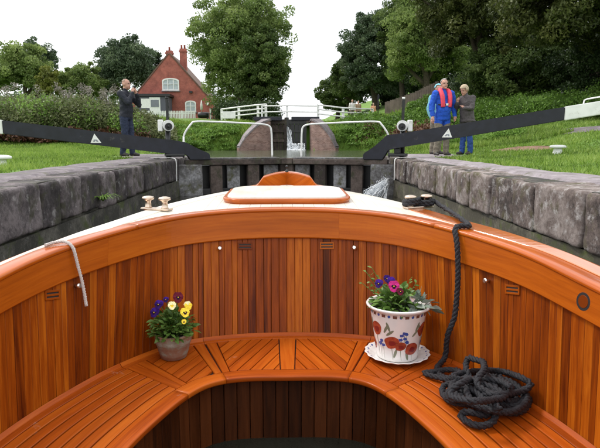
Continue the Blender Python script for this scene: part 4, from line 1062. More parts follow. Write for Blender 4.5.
for sg, lab in ((-1, 'left leaf of the upper lock gate, brown timber with rails'), (1, 'right leaf of the upper lock gate, dark with water running down')):
    t = thing('upper_gate', (sg*.55, 29.3, -.5), lab, 'lock gate', 'leaves of the upper lock gate')
    mt_ = M['brown_wet'] if sg < 0 else M['tar']
    for k in range(5): bx('plank', (sg*(.10 + .2*k + .02), 29.35, .35), (.185, .06, 2.2), mt_, t)
    for z in (-.2, .35, .85, 1.3): bx('rail', (sg*.53, 29.27, z), (1.0, .09, .13), mt_, t)
    for x in (.06, 1.0): bx('post', (sg*x, 29.25, .42), (.12, .12, 2.3), mt_, t)
    bx('balance_beam', (sg*1.0, 29.2, 1.50), (1.5, .22, .20), M['black'], t, .03)
st = [((.02 + .25*random.random(), 29.15, random.uniform(.3, 1.1)), (.05 + .35*random.random(), 28.9, -.12), .0, random.uniform(.008, .02)) for i in range(26)]
st += [((random.uniform(.0, .9), random.uniform(27.6, 29.1), -.13), (random.uniform(.0, .9), random.uniform(26.5, 29), -.125), .02, random.uniform(.01, .03)) for i in range(60)]
dr_ = [((random.uniform(.02, .95), 29.0 - 1.4*random.random()**2, -.14 + .35*random.random()**3), random.uniform(.01, .045)) for i in range(500)]
spray('gate_spill', st, dr_, 'white water foaming from the upper lock gate into the pool', 8)
# white railings by the footbridge
def railing(name, pts, h, nr, label, group=None, pr=.035, rr_=.028):
    t = thing(name, pts[0], label, 'railing', group)
    for p in pts:
        bm = bmesh.new(); box(bm, (p[0], p[1], p[2] + h/2 - .1), (pr*2, pr*2, h + .2)); mobj('post', bm_mesh(bm), M['white'], t)
    for k in range(nr):
        z = h*(1 - k/nr) - .03; bm = bmesh.new()
        tube(bm, [Vector(p) + Vector((0, -pr, z)) for p in pts], rr_, 6); mobj('rail', bm_mesh(bm, smooth_=True), M['white'], t)
    return t
def pp(px, py, Y): p = at(px, py, Y); return (p.x, p.y, p.z)
railing('bridge_railing', [pp(222, 121, 33), pp(239, 119, 32.5), pp(258, 117, 32), pp(266, 116.5, 31.5)], .72, 3, 'white three rail fence rising to the footbridge from the left', 'white railings of the upper lock', .07, .045)
railing('bridge_railing', [pp(262, 117.5, 31.2), pp(287, 117, 31), pp(318, 117.5, 31)], .66, 2, 'white handrail across the top of the upper lock gate', 'white railings of the upper lock', .05, .035)
railing('bridge_railing', [pp(318, 117.5, 30.6), pp(343, 120.5, 30.8), pp(372, 121.5, 31.5)], .72, 3, 'white three rail fence sloping down right of the footbridge', 'white railings of the upper lock', .07, .045)
t = thing('notice_board', pp(229, 120, 32), 'white board fixed by the left end of the bridge fence', 'board')
c = at(229, 115, 31.8); bx('board', c, (.75, .04, .40), M['white'], t, .01); bx('post', c + Vector((-.25, .05, -.35)), (.06, .06, .8), M['white'], t); bx('post', c + Vector((.25, .05, -.35)), (.06, .06, .8), M['white'], t)
t = thing('footbridge', (0, 30.6, 1.2), 'dark plank footbridge over the upper lock gate', 'bridge')
for k in range(8): bx('plank', (-1.5 + .43*k, 30.7, 1.47 + .01*(k % 2)), (.41, .7, .07), M['tar'], t)
bx('bearer', (0, 30.38, 1.38), (3.5, .1, .14), M['brown_wet'], t)
# paling of upright boards on the right
t = thing('board_fence', pp(420, 112, 36), 'weathered grey brown board fence climbing the right hand slope', 'fence')
M['board'] = plain('grey brown boards', (.19, .15, .125), .85, 0, .25, 3)
for k in range(30):
    f_ = k/29; Yb = 34 - 4*f_; p = at(386 + 52*f_, 106 - 25*f_, Yb); g0 = float(hgt(p.x, Yb)) - .3; z1 = max(p.z, g0 + 1.2) + .02*math.sin(k*2.3)
    bx('board', (p.x, p.y, (g0 + z1)/2), (.135, .025, z1 - g0), M['board'], t)
# thin sign post
t = thing('sign_post', pp(378, 113, 30), 'thin dark post with a small plate right of the bridge railing', 'post')
p = at(378, 113, 30); bm = bmesh.new(); tube(bm, [p - Vector((0, 0, .4)), p + Vector((0, 0, 1.0))], .022, 8); mobj('post', bm_mesh(bm), M['iron'], t); bx('plate', p + Vector((0, -.03, .84)), (.10, .012, .26), M['black'], t)

# ------------------------------------------------------------------ the cottage
CY_ = 62.0
def cp(px, py, dy=0): p = at(px, py, CY_); return Vector((p.x, CY_ + dy, p.z))
cot = thing('brick_cottage', cp(172, 118), 'red brick cottage with steep gable and two chimneys left of the tall tree', 'cottage')
apex, le, re_ = cp(169, 54), cp(131, 101), cp(214, 104); zb = cp(170, 122).z
ridge_x = apex.x
def gable(bm, y):
    return [bm.verts.new(v_) for v_ in ((le.x, y, zb), (re_.x, y, zb), (re_.x, y, re_.z), (apex.x, y, apex.z), (le.x, y, le.z))]
bm = bmesh.new(); A_ = gable(bm, CY_); B_ = gable(bm, CY_ + 9); bm.faces.new(A_); bm.faces.new(B_[::-1])
for i in range(5): bm.faces.new((A_[i], B_[i], B_[(i+1) % 5], A_[(i+1) % 5]))
mobj('wall', bm_mesh(bm), M['brick'], cot)
for e0, e1 in ((le, apex), (apex, re_)):
    d = (e1 - e0).normalized(); n_ = Vector((-d.z, 0, d.x)); n_ = n_ if n_.z > 0 else -n_
    a0 = e0 - (d*.3 if e0 is le else Vector()); a1 = e1 + (d*.3 if e1 is re_ else Vector())
    bm = bmesh.new()
    V_ = [bm.verts.new(p_ + Vector((0, yy, 0))) for yy in (-.06, 9.1) for p_ in (a0 + n_*.01, a1 + n_*.01, a1 + n_*.16, a0 + n_*.16)]
    for q_ in ((0, 1, 2, 3), (7, 6, 5, 4), (0, 4, 5, 1), (1, 5, 6, 2), (2, 6, 7, 3), (3, 7, 4, 0)): bm.faces.new([V_[i] for i in q_])
    roof = mobj('roof', bm_mesh(bm), M['tile'], cot)
for px, pt in ((167.5, 49), (181.5, 47)):
    p = cp(px, 60, 1.2); top = cp(px, pt, 1.2); ch = bx('chimney', (p.x, p.y, (p.z-1.2 + top.z)/2), (.72, .6, top.z - p.z + 1.2), M['brick'], cot)
    bx('chimney_band', (p.x, p.y, top.z - .28), (.86, .74, .16), M['brick'], ch)
    for dx in (-.17, .17) if px > 170 else (0,):
        bm = bmesh.new(); lathe(bm, [(.12, 0), (.10, .35), (.13, .40), (.10, .42)], 10, (p.x + dx, p.y, top.z)); mobj('chimney_pot', bm_mesh(bm), M['brick'], ch)
def window(px0, px1, py0, py1, nb, par, arch=.12):
    a, b_ = cp(px0, py1), cp(px1, py0); w_, h_ = b_.x - a.x, b_.z - a.z; c = (a + b_)/2
    def arch_poly(gx, gz, rise): # frame outline with shallow arched head
        return [(-w_/2+gx, -h_/2+gz), (w_/2-gx, -h_/2+gz), (w_/2-gx, h_/2-gz-rise)] + [((w_/2-gx)*math.cos(PI*k/8), h_/2-gz-rise + rise*math.sin(PI*k/8)) for k in range(1, 8)] + [(-w_/2+gx, h_/2-gz-rise)]
    ex_, ez_, ey_ = Vector((1, 0, 0)), Vector((0, 0, 1)), Vector((0, -1, 0))
    bm = bmesh.new(); O_ = arch_poly(0, 0, arch); I_ = arch_poly(.13, .13, arch)
    for d0 in (.02, .09):
        pass
    ring = [[bm.verts.new(c + ex_*u_ + ez_*v_ + ey_*d_) for u_, v_ in P__] for P__, d_ in ((O_, .0), (O_, .09), (I_, .09), (I_, .0))]
    for i in range(3):
        for k in range(len(O_)): bm.faces.new((ring[i][k], ring[i][(k+1) % len(O_)], ring[i+1][(k+1) % len(O_)], ring[i+1][k]))
    w = mobj('window', bm_mesh(bm), M['white'], par)
    bm = bmesh.new(); prism(bm, I_, ex_, ez_, ey_, c, .005, .02); mobj('pane', bm_mesh(bm), M['pale_glass'], w)
    for k in range(1, nb): bx('glazing_bar', c + Vector((-w_/2 + w_*k/nb, -.05, 0)), (.10, .05, h_-.2), M['white'], w)
    bx('glazing_bar', c + Vector((0, -.052, .02)), (w_-.24, .05, .07), M['white'], w)
    bx('sill', c + Vector((0, -.09, -h_/2-.06)), (w_+.2, .2, .10), M['path'], w)
M['pale_glass'] = plain('curtained glass', (.42, .48, .50), .15, 0, .2, 2)
window(162.5, 179, 78, 90.5, 3, cot, .30); window(185.5, 196, 100.5, 112, 2, cot, .25)
# lean-to porch with flat dark roof
pc = cp(156, 108); por = bx('porch', (cp(139).x if False else (cp(140, 100).x + cp(172, 100).x)/2, CY_ - 1.0, (zb + cp(150, 98).z)/2), (cp(172, 100).x - cp(140, 100).x, 1.9, cp(150, 98).z - zb), plain('slate grey boards', (.10, .10, .13), .7), cot)
bx('porch_roof', ((cp(138, 100).x + cp(174, 100).x)/2, CY_ - 1.05, cp(150, 97).z + .06), (cp(174, 100).x - cp(138, 100).x, 2.2, .26), M['iron'], por)
bx('porch_window', ((cp(146, 100).x + cp(154, 100).x)/2, CY_ - 1.97, cp(150, 104.5).z), (.95, .05, 1.0), M['white'], por)
dr = bx('door', ((cp(154, 100).x + cp(164, 100).x)/2, CY_ - 1.98, cp(150, 106).z), (1.15, .06, 1.6), M['white'], por)
bx('door_glass', ((cp(155, 100).x + cp(163, 100).x)/2, CY_ - 2.03, cp(150, 104.6).z), (.85, .04, .75), M['glass'], dr)
bx('lamp', cp(191, 92, -.15), (.35, .25, .22), M['iron'], cot)
bx('wall_vent', cp(208, 104, -.1), (.25, .15, .3), M['white'], cot)
# picket fence
t = thing('picket_fence', cp(160, 121, -6), 'white picket fence in front of the brick cottage', 'fence')
def fp(px, py): return at(px, py, 55)
a, b_ = fp(129, 121.5), fp(195, 121.5); hh_ = 1.08; npk = 44
pk = bmesh.new(); prism(pk, [(-.05, 0), (.05, 0), (.05, hh_-.08), (0, hh_), (-.05, hh_-.08)], Vector((1, 0, 0)), Vector((0, 0, 1)), Vector((0, 1, 0)), Vector(), -.012, .012); pkm = bm_mesh(pk); pkm.materials.append(M['white'])
for k in range(npk):
    o = bpy.data.objects.new('picket', pkm); link(o, t); p = a.lerp(b_, k/(npk-1)); o.location = Vector((p.x, p.y - .03, p.z)) - t.location
for z in (.25, .82): bx('rail', ((a.x+b_.x)/2, a.y, a.z + z), (b_.x - a.x, .04, .09), M['white'], t)
for k in range(6): p = a.lerp(b_, k/5); bx('post', (p.x, p.y + .06, p.z + .4), (.10, .10, 1.35), M['white'], t)
# water butt and white post beside it
t = thing('oil_tank', fp(203, 120), 'black barrel shaped tank at the right end of the picket fence', 'tank')
p = fp(203.5, 115); bm = bmesh.new(); tube(bm, [p + Vector((x_, 0, 0)) for x_ in (-.55, -.5, -.2, .2, .5, .55)], [.20, .27, .30, .30, .27, .20], 18); mobj('barrel', bm_mesh(bm), M['iron'], t)
for x_ in (-.4, .4): bx('leg', p + Vector((x_, 0, -.55)), (.12, .5, .6), M['iron'], t)
p = fp(210.5, 115); tag(bx('gate_post', p, (.14, .14, 1.25), M['white'], None, .02), 'single white post right of the black tank', 'post')
p = fp(201.5, 106.5); t = thing('garden_parasol', p, 'furled white parasol by the lower cottage window', 'parasol')
bm = bmesh.new(); lathe(bm, [(.03, -.9), (.03, -.3), (.13, -.3), (.10, .2), (.02, .62)], 12, p); mobj('furled_canopy', bm_mesh(bm), M['white'], t)

# ------------------------------------------------------------------ mooring bollards on the grass
def mushroom(p, r, label):
    t = thing('mooring_bollard', p, label, 'bollard', 'white bollards beside the lock')
    bm = bmesh.new(); lathe(bm, [(r*.62, -.05), (r*.60, .02), (r*.5, r*.55), (r*.5, r*.8)], 18, p); mobj('stem', bm_mesh(bm), M['white'], t)
    bm = bmesh.new(); lathe(bm, [(r*.5, r*.72), (r*.95, r*.78), (r, r*.9), (r*.93, r*1.05), (r*.5, r*1.14), (.01, r*1.16)], 20, p); mobj('cap', bm_mesh(bm), M['white'], t)
d = at(1, 165, 7.75); mushroom(Vector((d.x, 7.75, float(hgt(d.x, 7.75)))), .15, 'white mushroom bollard on the left lawn at the edge of view')
d = at(557, 160, 10.6); mushroom(Vector((d.x, 10.6, float(hgt(d.x, 10.6)))), .155, 'white mushroom bollard in the grass below the right beam')

# ------------------------------------------------------------------ people
def cloth(name, c, rough=.9, amt=.2): return plain(name, c, rough, 0, amt, 30, .3)
SKIN = plain('skin', (.50, .27, .20), .55, 0, .06, 30); SHOE = plain('dark shoes', (.03, .025, .022), .5)
HAIRW = plain('grey hair', (.42, .40, .38), .7); HAIRB = plain('fair grey hair', (.46, .36, .25), .8, 0, .35, 60, .6)
def person(loc, rz, H, joints, mats, label, hair=None, belly=0, voxel=.011, slim=1.0, name='person', curl=.6, head_tilt=(0, 0), finger=True, bulk=.008, hem=0):
    """joints: overrides for elbows, wrists, knees, ankles (metres for a 1.75 m figure facing -y); mats: top, legs"""
    k = H/1.75; t = thing(name, loc, label, 'person', rz=rz)
    J = dict(hipL=(.095, 0, .90), hipR=(-.095, 0, .90), kneeL=(.105, -.015, .49), kneeR=(-.105, -.015, .49), ankL=(.11, .02, .085), ankR=(-.11, .02, .085),
             shL=(.195, .0, 1.405), shR=(-.195, .0, 1.405), elL=(.25, .035, 1.13), elR=(-.25, .035, 1.13), wrL=(.24, -.06, .90), wrR=(-.24, -.06, .90),
             hdL=(.235, -.09, .82), hdR=(-.235, -.09, .82), neck=(0, .0, 1.47), head=(0, -.03, 1.625), toeL=(.02, -.15), toeR=(-.02, -.15)); J.update(joints)
    V3 = {a: Vector(b) for a, b in J.items() if len(b) == 3}
    parts = []                              # (label index, list of centres, list of radii)
    bm = bmesh.new()
    def ell(c, r, lab, sub=2, rot=None):
        res = bmesh.ops.create_icosphere(bm, subdivisions=sub, radius=1)
        for v_ in res['verts']:
            q_ = Vector((v_.co.x*r[0], v_.co.y*r[1], v_.co.z*r[2])); q_ = rot @ q_ if rot else q_; v_.co = Vector(c) + q_
        parts.append((lab, [Vector(c)], [min(r)]))
    def limb(ps, rs, lab, n=10):
        ps = [Vector(p) for p in ps]; tube(bm, ps, rs, n)
        for p, r_ in ((ps[0], rs[0]), (ps[-1], rs[-1])):
            res = bmesh.ops.create_icosphere(bm, subdivisions=2, radius=r_*.99)
            for v_ in res['verts']: v_.co += p
        C_ = []; R_ = []
        for i in range(len(ps)-1):
            for u_ in np.linspace(0, 1, 7): C_.append(ps[i].lerp(ps[i+1], u_)); R_.append(rs[i]*(1-u_) + rs[i+1]*u_)
        parts.append((lab, C_, R_))
    # torso rings: (z, rx, ry, y offset)
    tr = ([(.80, .172, .125, 0), (.83, .186+hem*.1, .140, 0)] if hem else [(.83, .13, .10, 0)]) + [(.88, .168, .122+belly*.3, -belly*.15), (.97, .170, .125+belly*.8, -belly*.5), (1.06, .165, .122+belly, -belly*.7), (1.17, .170, .122+belly*.7, -belly*.4), (1.29, .182, .125, 0), (1.38, .186, .108, .01), (1.43, .150, .088, .012), (1.475, .075, .068, .008)]
    lean = V3['neck'] - Vector((0, 0, 1.47)); rings = []
    for z, rx, ry, yo in tr:
        f_ = max(0, (z-.9)/.57); rings.append([bm.verts.new(Vector((rx*slim*math.cos(2*PI*i/20), yo + ry*slim*math.sin(2*PI*i/20), z)) + lean*f_) for i in range(20)])
        if z >= (.79 if hem else .97): parts.append((0, [Vector((dx, yo, z)) + lean*f_ for dx in (-rx*.45, 0, rx*.45)], [ry*.98]*3))
        else: parts.append((1, [Vector((dx, yo, z)) for dx in (-.07, 0, .07)], [ry*.9]*3))
    for i in range(len(rings)-1):
        for j in range(20): bm.faces.new((rings[i][j], rings[i][(j+1) % 20], rings[i+1][(j+1) % 20], rings[i+1][j]))
    bm.faces.new(rings[0]); bm.faces.new(rings[-1])
    for s_ in 'LR':
        sgn = 1 if s_ == 'L' else -1
        limb([V3['hip'+s_], V3['hip'+s_].lerp(V3['knee'+s_], .5), V3['knee'+s_], V3['knee'+s_].lerp(V3['ank'+s_], .35), V3['ank'+s_]], [.100, .090, .074, .072, .066], 1)
        a = V3['ank'+s_]; tx_, ty_ = J['toe'+s_]; td = Vector((tx_, ty_, 0))
        limb([a + Vector((0, .03, -.04)), a + td*.5 + Vector((0, 0, -.045)), a + td + Vector((0, 0, -.055))], [.048, .046, .033], 3)
        limb([V3['sh'+s_], V3['sh'+s_].lerp(V3['el'+s_], .5), V3['el'+s_]], [.072+bulk, .062+bulk, .054+bulk], 0)
        limb([V3['el'+s_], V3['el'+s_].lerp(V3['wr'+s_], .4), V3['wr'+s_]], [.054+bulk, .050+bulk, .038+bulk*.6], 0)
        # hand: palm, four curled fingers, thumb from the side of the palm
        w_, h_ = V3['wr'+s_], V3['hd'+s_]; d = (h_ - w_).normalized(); side = d.cross(Vector((sgn*1.0, .2, .1))).normalized(); pal = d.cross(side).normalized()
        limb([w_, w_ + d*.03, h_], [.027, .032, .036], 2, 8)
        if finger:
            for j, ln in enumerate((.062, .072, .068, .052)):
                b0 = h_ + d*.018 + side*(.030 - .020*j); p1 = b0 + d*ln*.45 + pal*ln*.12*curl; p2 = p1 + d*ln*.32 + pal*ln*.35*curl; limb([b0, p1, p2], [.0105, .0098, .0085], 2, 6)
            b0 = w_.lerp(h_, .55) + side*.030; limb([b0, b0 + side*.028 + d*.025, b0 + side*.034 + d*.055 + pal*.012], [.0125, .0115, .0095], 2, 6)
    hc = V3['head']; nk = V3['neck']; R_ = Euler((head_tilt[0], 0, head_tilt[1])).to_matrix()
    limb([nk + Vector((0, .01, -.04)), nk.lerp(hc, .5) + Vector((0, .015, 0))], [.058, .054], 2)
    ell(hc + R_ @ Vector((0, .012, .022)), (.076, .094, .092), 2, 3, R_); ell(hc + R_ @ Vector((0, -.018, -.045)), (.060, .072, .070), 2, 3, R_)
    ell(hc + R_ @ Vector((0, -.092, -.018)), (.013, .020, .022), 2, 2, R_); ell(hc + R_ @ Vector((0, -.070, -.098)), (.030, .022, .020), 2, 2, R_)
    for s_ in (-1, 1): ell(hc + R_ @ Vector((s_*.030, -.070, .026)), (.020, .020, .008), 2, 2, R_); ell(hc + R_ @ Vector((s_*.078, .012, -.012)), (.010, .020, .031), 2, 2, R_)
    bmesh.ops.recalc_face_normals(bm, faces=bm.faces); me = bpy.data.meshes.new('body'); bm.to_mesh(me); bm.free()
    tmp = bpy.data.objects.new('body', me); COL.objects.link(tmp)
    md = tmp.modifiers.new('r', 'REMESH'); md.mode = 'VOXEL'; md.voxel_size = voxel; md.use_smooth_shade = True
    sm = tmp.modifiers.new('s', 'SMOOTH'); sm.iterations = 3; sm.factor = .5
    dg = bpy.context.evaluated_depsgraph_get(); new = bpy.data.meshes.new_from_object(tmp.evaluated_get(dg)); bpy.data.objects.remove(tmp)
    co = np.empty(len(new.polygons)*3, np.float32); new.polygons.foreach_get('center', co); co = co.reshape(-1, 3)
    C_ = np.array([c for _, cs, _ in parts for c in cs], np.float32); Rr = np.array([r_ for _, _, rs in parts for r_ in rs], np.float32); Lb = np.array([l_ for l_, cs, _ in parts for _ in cs])
    best = np.full(len(co), 1e9); lab = np.zeros(len(co), np.int32)
    for c_, r_, l_ in zip(C_, Rr, Lb):
        dd = np.linalg.norm(co - c_, axis=1) - r_; kx = dd < best; best[kx] = dd[kx]; lab[kx] = l_
    new.materials.clear()
    for m_ in (mats[0], mats[1], SKIN, SHOE): new.materials.append(m_)
    new.polygons.foreach_set('material_index', lab)
    vc = np.empty(len(new.vertices)*3, np.float32); new.vertices.foreach_get('co', vc); vc = vc.reshape(-1, 3)
    fold = np.array([noise.noise(Vector((p[0]*9, p[1]*9, p[2]*13)))*.013 + (abs(noise.noise(Vector((p[0]*22+p[2]*6, p[1]*22, p[2]*16))))-.2)*.014 for p in vc.tolist()]); zmask = (vc[:, 2] < 1.42) & (vc[:, 2] > .12)
    nr = np.empty(len(new.vertices)*3, np.float32); new.vertices.foreach_get('normal', nr); vc = vc + nr.reshape(-1, 3)*(fold*zmask)[:, None]
    new.vertices.foreach_set('co', (vc*k).astype(np.float32).ravel()); new.polygons.foreach_set('use_smooth', np.ones(len(new.polygons), bool)); new.update()
    body = mobj('body', new, None, t, False)
    for s_ in (-1, 1):
        b2 = bmesh.new(); r2 = bmesh.ops.create_icosphere(b2, subdivisions=2, radius=.0105*k)
        for v_ in r2['verts']: v_.co += (hc + R_ @ Vector((s_*.031, -.083, .010)))*k
        mobj('eye', bm_mesh(b2, smooth_=True), M['iron'], t, False)
    b2 = bmesh.new(); r2 = bmesh.ops.create_icosphere(b2, subdivisions=2, radius=1)
    for v_ in r2['verts']: v_.co = (hc + R_ @ Vector((v_.co.x*.024, -.086 + v_.co.y*.008, -.062 + v_.co.z*.006)))*k
    mobj('mouth', bm_mesh(b2, smooth_=True), plain('lips', (.30, .10, .09), .5), t, False)
    if hair:
        hm, low, puff = hair
        b2 = bmesh.new(); r2 = bmesh.ops.create_icosphere(b2, subdivisions=4, radius=1)
        for v_ in r2['verts']:
            q_ = v_.co.copy(); s_ = 1 + .05*noise.noise(q_*5) + .03*noise.noise(q_*14)
            v_.co = (hc + R_ @ Vector((q_.x*(.084+puff)*s_, .016 + q_.y*(.102+puff)*s_, .024 + q_.z*(.100+puff)*s_)))*k
        inv = R_.inverted(); kill = []
        for v_ in b2.verts:
            q_ = inv @ (v_.co/k - hc); fr = q_.y < -.030
            if (q_.z < .062 and q_.y < -.045) or q_.z < low + (.06 if q_.y < 0 else 0): kill.append(v_)
        bmesh.ops.delete(b2, geom=kill, context='VERTS'); mobj('hair', bm_mesh(b2, smooth_=True), hm, t, False)
    return t, V3, k
def in_thing(t, k, p): return Matrix.LocRotScale(t.location, t.rotation_euler, t.scale) @ (Vector(p)*k)
def gz(x, y): return max(float(hgt(x, y)), 0) + .012
DARK = cloth('dark navy jersey', (.018, .020, .030)); NAVYJ = cloth('navy jeans', (.020, .028, .060)); BLUE = cloth('royal blue fleece', (.015, .085, .50)); KHAKI = cloth('khaki trousers', (.19, .165, .125))
GREYJ = cloth('charcoal jacket', (.085, .074, .076)); JEAN = cloth('blue jeans', (.025, .070, .26)); RED = plain('red life jacket', (.72, .05, .09), .6); AQUA = cloth('pale blue top', (.18, .42, .52))
# the man on the left, in profile, hands at his face with a camera
d = at(128, 158, 12.7); rz = PI/2 - .25
t, V3, k = person((d.x, 12.7, gz(d.x, 12.7)), rz, 1.74, dict(elR=(-.22, -.20, 1.20), wrR=(-.08, -.24, 1.42), hdR=(-.045, -.225, 1.50), elL=(.22, -.22, 1.18), wrL=(.07, -.26, 1.40), hdL=(.04, -.235, 1.49),
    neck=(0, -.02, 1.47), head=(0, -.05, 1.63), kneeL=(.10, -.05, .49), ankL=(.10, -.06, .085), ankR=(-.10, .07, .085)), (DARK, NAVYJ), 'man in dark jersey and jeans on the left lockside holding a camera up', hair=(plain('cropped hair', (.30, .22, .17), .8), .055, -.003), belly=.02)
cp_ = in_thing(t, k, (0, -.215, 1.565)); ct = thing('compact_camera', cp_, 'small silver camera held to the face of the left hand man', 'camera', rz=rz)
bm = bmesh.new(); box(bm, (0, 0, 0), (.10, .028, .062), bev=.006); mobj('body', bm_mesh(bm), plain('silver case', (.6, .6, .62), .3, .6), ct, False)
bm = bmesh.new(); tube(bm, [(0, -.012, 0), (0, -.040, 0)], .022, 16); mobj('lens', bm_mesh(bm), M['iron'], ct, False)
# the man in blue with a red life jacket
d = at(441, 155, 13.0); 
t, V3, k = person((d.x, 13.0, gz(d.x, 13.0)), .18, 1.80, dict(ankL=(.12, .0, .085), ankR=(-.12, .02, .085), elL=(.275, .02, 1.14), wrL=(.275, -.06, .92), hdL=(.27, -.08, .84), elR=(-.275, .02, 1.14), wrR=(-.275, -.05, .92), hdR=(-.27, -.07, .84)), (BLUE, KHAKI),
    'man in a blue fleece and red life jacket on the right lockside', hair=(HAIRW, .035, 0), belly=.045, hem=.05, bulk=.016)
def lj(pts, r0, flat):
    bm = bmesh.new(); tube(bm, spline(pts, 5), r0, 10); return bm
bm = lj([(.075, -.165, 1.10), (.085, -.165, 1.22), (.095, -.135, 1.36), (.095, -.05, 1.465), (.06, .06, 1.50), (0, .085, 1.505), (-.06, .06, 1.50), (-.095, -.05, 1.465), (-.095, -.135, 1.36), (-.085, -.165, 1.22), (-.075, -.165, 1.10)], .052, 1)
for v_ in bm.verts: v_.co *= k
jk = mobj('life_jacket', bm_mesh(bm, smooth_=True), RED, t, False)
bm = bmesh.new(); tube(bm, [Vector(p)*k for p in spline([(.17, -.11, 1.16), (.08, -.185, 1.155), (0, -.195, 1.155), (-.08, -.185, 1.155), (-.17, -.11, 1.16)], 4)], .016, 8); mobj('belt', bm_mesh(bm, smooth_=True), M['iron'], t, False)
bm = bmesh.new(); box(bm, Vector((0, -.205, 1.155))*k, (.06, .02, .05), bev=.005); mobj('buckle', bm_mesh(bm), M['white'], t, False)
for s_ in (-1, 1):
    bm = bmesh.new(); P_ = [Vector((s_*(.031 + .022*math.cos(a)), -.094, 1.637 + .017*math.sin(a)))*k for a in np.linspace(0, 2*PI, 13)]; tube(bm, P_, .003, 5); mobj('spectacle_rim', bm_mesh(bm), M['iron'], t, False)
# the woman in a charcoal jacket, turned towards him
d = at(466, 154.5, 12.9)
t, V3, k = person((d.x, 12.9, gz(d.x, 12.9)), -1.05, 1.66, dict(shL=(.175, -.055, 1.385), shR=(-.175, -.055, 1.385), neck=(0, -.10, 1.455), head=(0, -.175, 1.575), elR=(-.24, -.16, 1.15), wrR=(-.09, -.30, 1.28), hdR=(-.045, -.31, 1.36), elL=(.225, -.12, 1.13), wrL=(.12, -.27, 1.14), hdL=(.06, -.28, 1.18), ankL=(.10, .03, .085), ankR=(-.10, -.04, .085)), (GREYJ, JEAN),
    'fair haired woman in a charcoal jacket and jeans beside the man in blue', hair=(HAIRB, -.055, .016), belly=.02, slim=1.08, head_tilt=(.36, .1), hem=.2, bulk=.006)
b0 = in_thing(t, k, (-.20, -.16, .62)); bt = thing('shoulder_bag', b0, 'small black bag hanging in front of the woman in the charcoal jacket', 'bag', rz=-1.05)
bm = bmesh.new(); box(bm, (0, 0, 0), (.22, .10, .24), bev=.03); mobj('pouch', bm_mesh(bm), M['iron'], bt, False)
bm = bmesh.new(); tube(bm, spline([(-.10, 0, .10), (-.04, .04, .45), (.02, .06, .60), (.07, .03, .45), (.10, 0, .10)], 4), .012, 6); mobj('strap', bm_mesh(bm), M['iron'], bt, False)
# someone half hidden behind the man in blue
d = at(435.5, 153, 14.1)
person((d.x, 14.1, gz(d.x, 14.1)), .5, 1.78, dict(elL=(.24, -.02, 1.14), wrL=(.16, -.20, 1.10), hdL=(.12, -.26, 1.12)), (AQUA, KHAKI), 'person in pale blue mostly hidden behind the man in blue', hair=(plain('aqua sun hat', (.20, .50, .60), .8), .03, .012), voxel=.014)
# walkers beyond the bridge railing
for px, py, Y_, H_, mt_, hr, lab in ((352, 121, 33.5, 1.15, cloth('white shirt', (.72, .68, .66)), HAIRB, 'distant walker in a white shirt behind the right bridge railing'),
        (358, 121, 34, 1.1, cloth('tan coat', (.36, .24, .16)), HAIRB, 'distant walker in a tan coat behind the right bridge railing'),
        (373, 121.5, 33, .98, cloth('peach top', (.75, .40, .24)), HAIRB, 'distant walker in a peach top at the right end of the bridge railing')):
    p = at(px, py, Y_); person((p.x, Y_, p.z), .3, H_*1.12, {}, (mt_, KHAKI), lab, hair=(hr, .02, 0), voxel=.02, finger=False)

# ------------------------------------------------------------------ pots of pansies
def leaf_geom(bm, base, d, n_, L, wd, tl, mi=0, tone=.5):
    """one cupped ovate leaf"""
    d = d.normalized(); s = d.cross(n_).normalized(); n_ = s.cross(d).normalized(); prev = None; fs = []
    for i, (u_, w_) in enumerate(((0, .08), (.25, .75), (.55, 1.0), (.82, .6), (1, .04))):
        c = base + d*L*u_ - n_*L*tl*u_*u_; a = bm.verts.new(c - s*wd*w_/2 + n_*wd*.10*w_); m = bm.verts.new(c); b_ = bm.verts.new(c + s*wd*w_/2 + n_*wd*.10*w_)
        if prev: fs += [bm.faces.new((prev[0], prev[1], m, a)), bm.faces.new((prev[1], prev[2], b_, m))]
        prev = (a, m, b_)
    for f_ in fs: f_.material_index = mi; f_.smooth = True
    return fs
def foliage(par, c, rx, rz, n, L, seed, mat, name='foliage'):
    g = random.Random(seed); bm = bmesh.new(); tones = []
    for i in range(n):
        th = g.uniform(0, 2*PI); el = g.uniform(-.05, 1.45); r_ = g.uniform(.45, 1); d = Vector((math.cos(th)*math.cos(el), math.sin(th)*math.cos(el), math.sin(el)))
        p = Vector(c) + Vector((d.x*rx*r_, d.y*rx*r_, d.z*rz*r_)); n_ = Vector((g.gauss(0, .4), g.gauss(0, .4), 1)); dd = (d + Vector((g.gauss(0, .5), g.gauss(0, .5), g.gauss(0, .3)))).normalized()
        ln = L*g.uniform(.6, 1.2); fs = leaf_geom(bm, p, dd, n_, ln, ln*.55, g.uniform(.1, .5)); tn = min(1, max(0, g.gauss(.5, .25))); tones += [tn]*len(fs)
        if i % 3 == 0: tube(bm, [Vector(c) - Vector((0, 0, .01)), p], .0014, 4, False); tones += [.4]*4
    bm.faces.ensure_lookup_table(); me = bpy.data.meshes.new('foliage'); bm.to_mesh(me); bm.free(); add_tone(me, np.array(tones), 4)
    o = mobj(name, me, mat, par); o['kind'] = 'stuff'; return o
def petalmat(name, c): return plain(name, c, .75, 0, .25, 160, spec=.15)
PV, PY, PM, PB, PD, PW, PK = (petalmat(*a) for a in (('violet petal', (.05, .012, .22)), ('yellow petal', (.85, .62, .05)), ('maroon petal', (.11, .008, .022)), ('dark blotch', (.02, .005, .02)), ('deep purple petal', (.025, .006, .10)), ('cream petal', (.85, .78, .42)), ('magenta petal', (.42, .02, .16))))
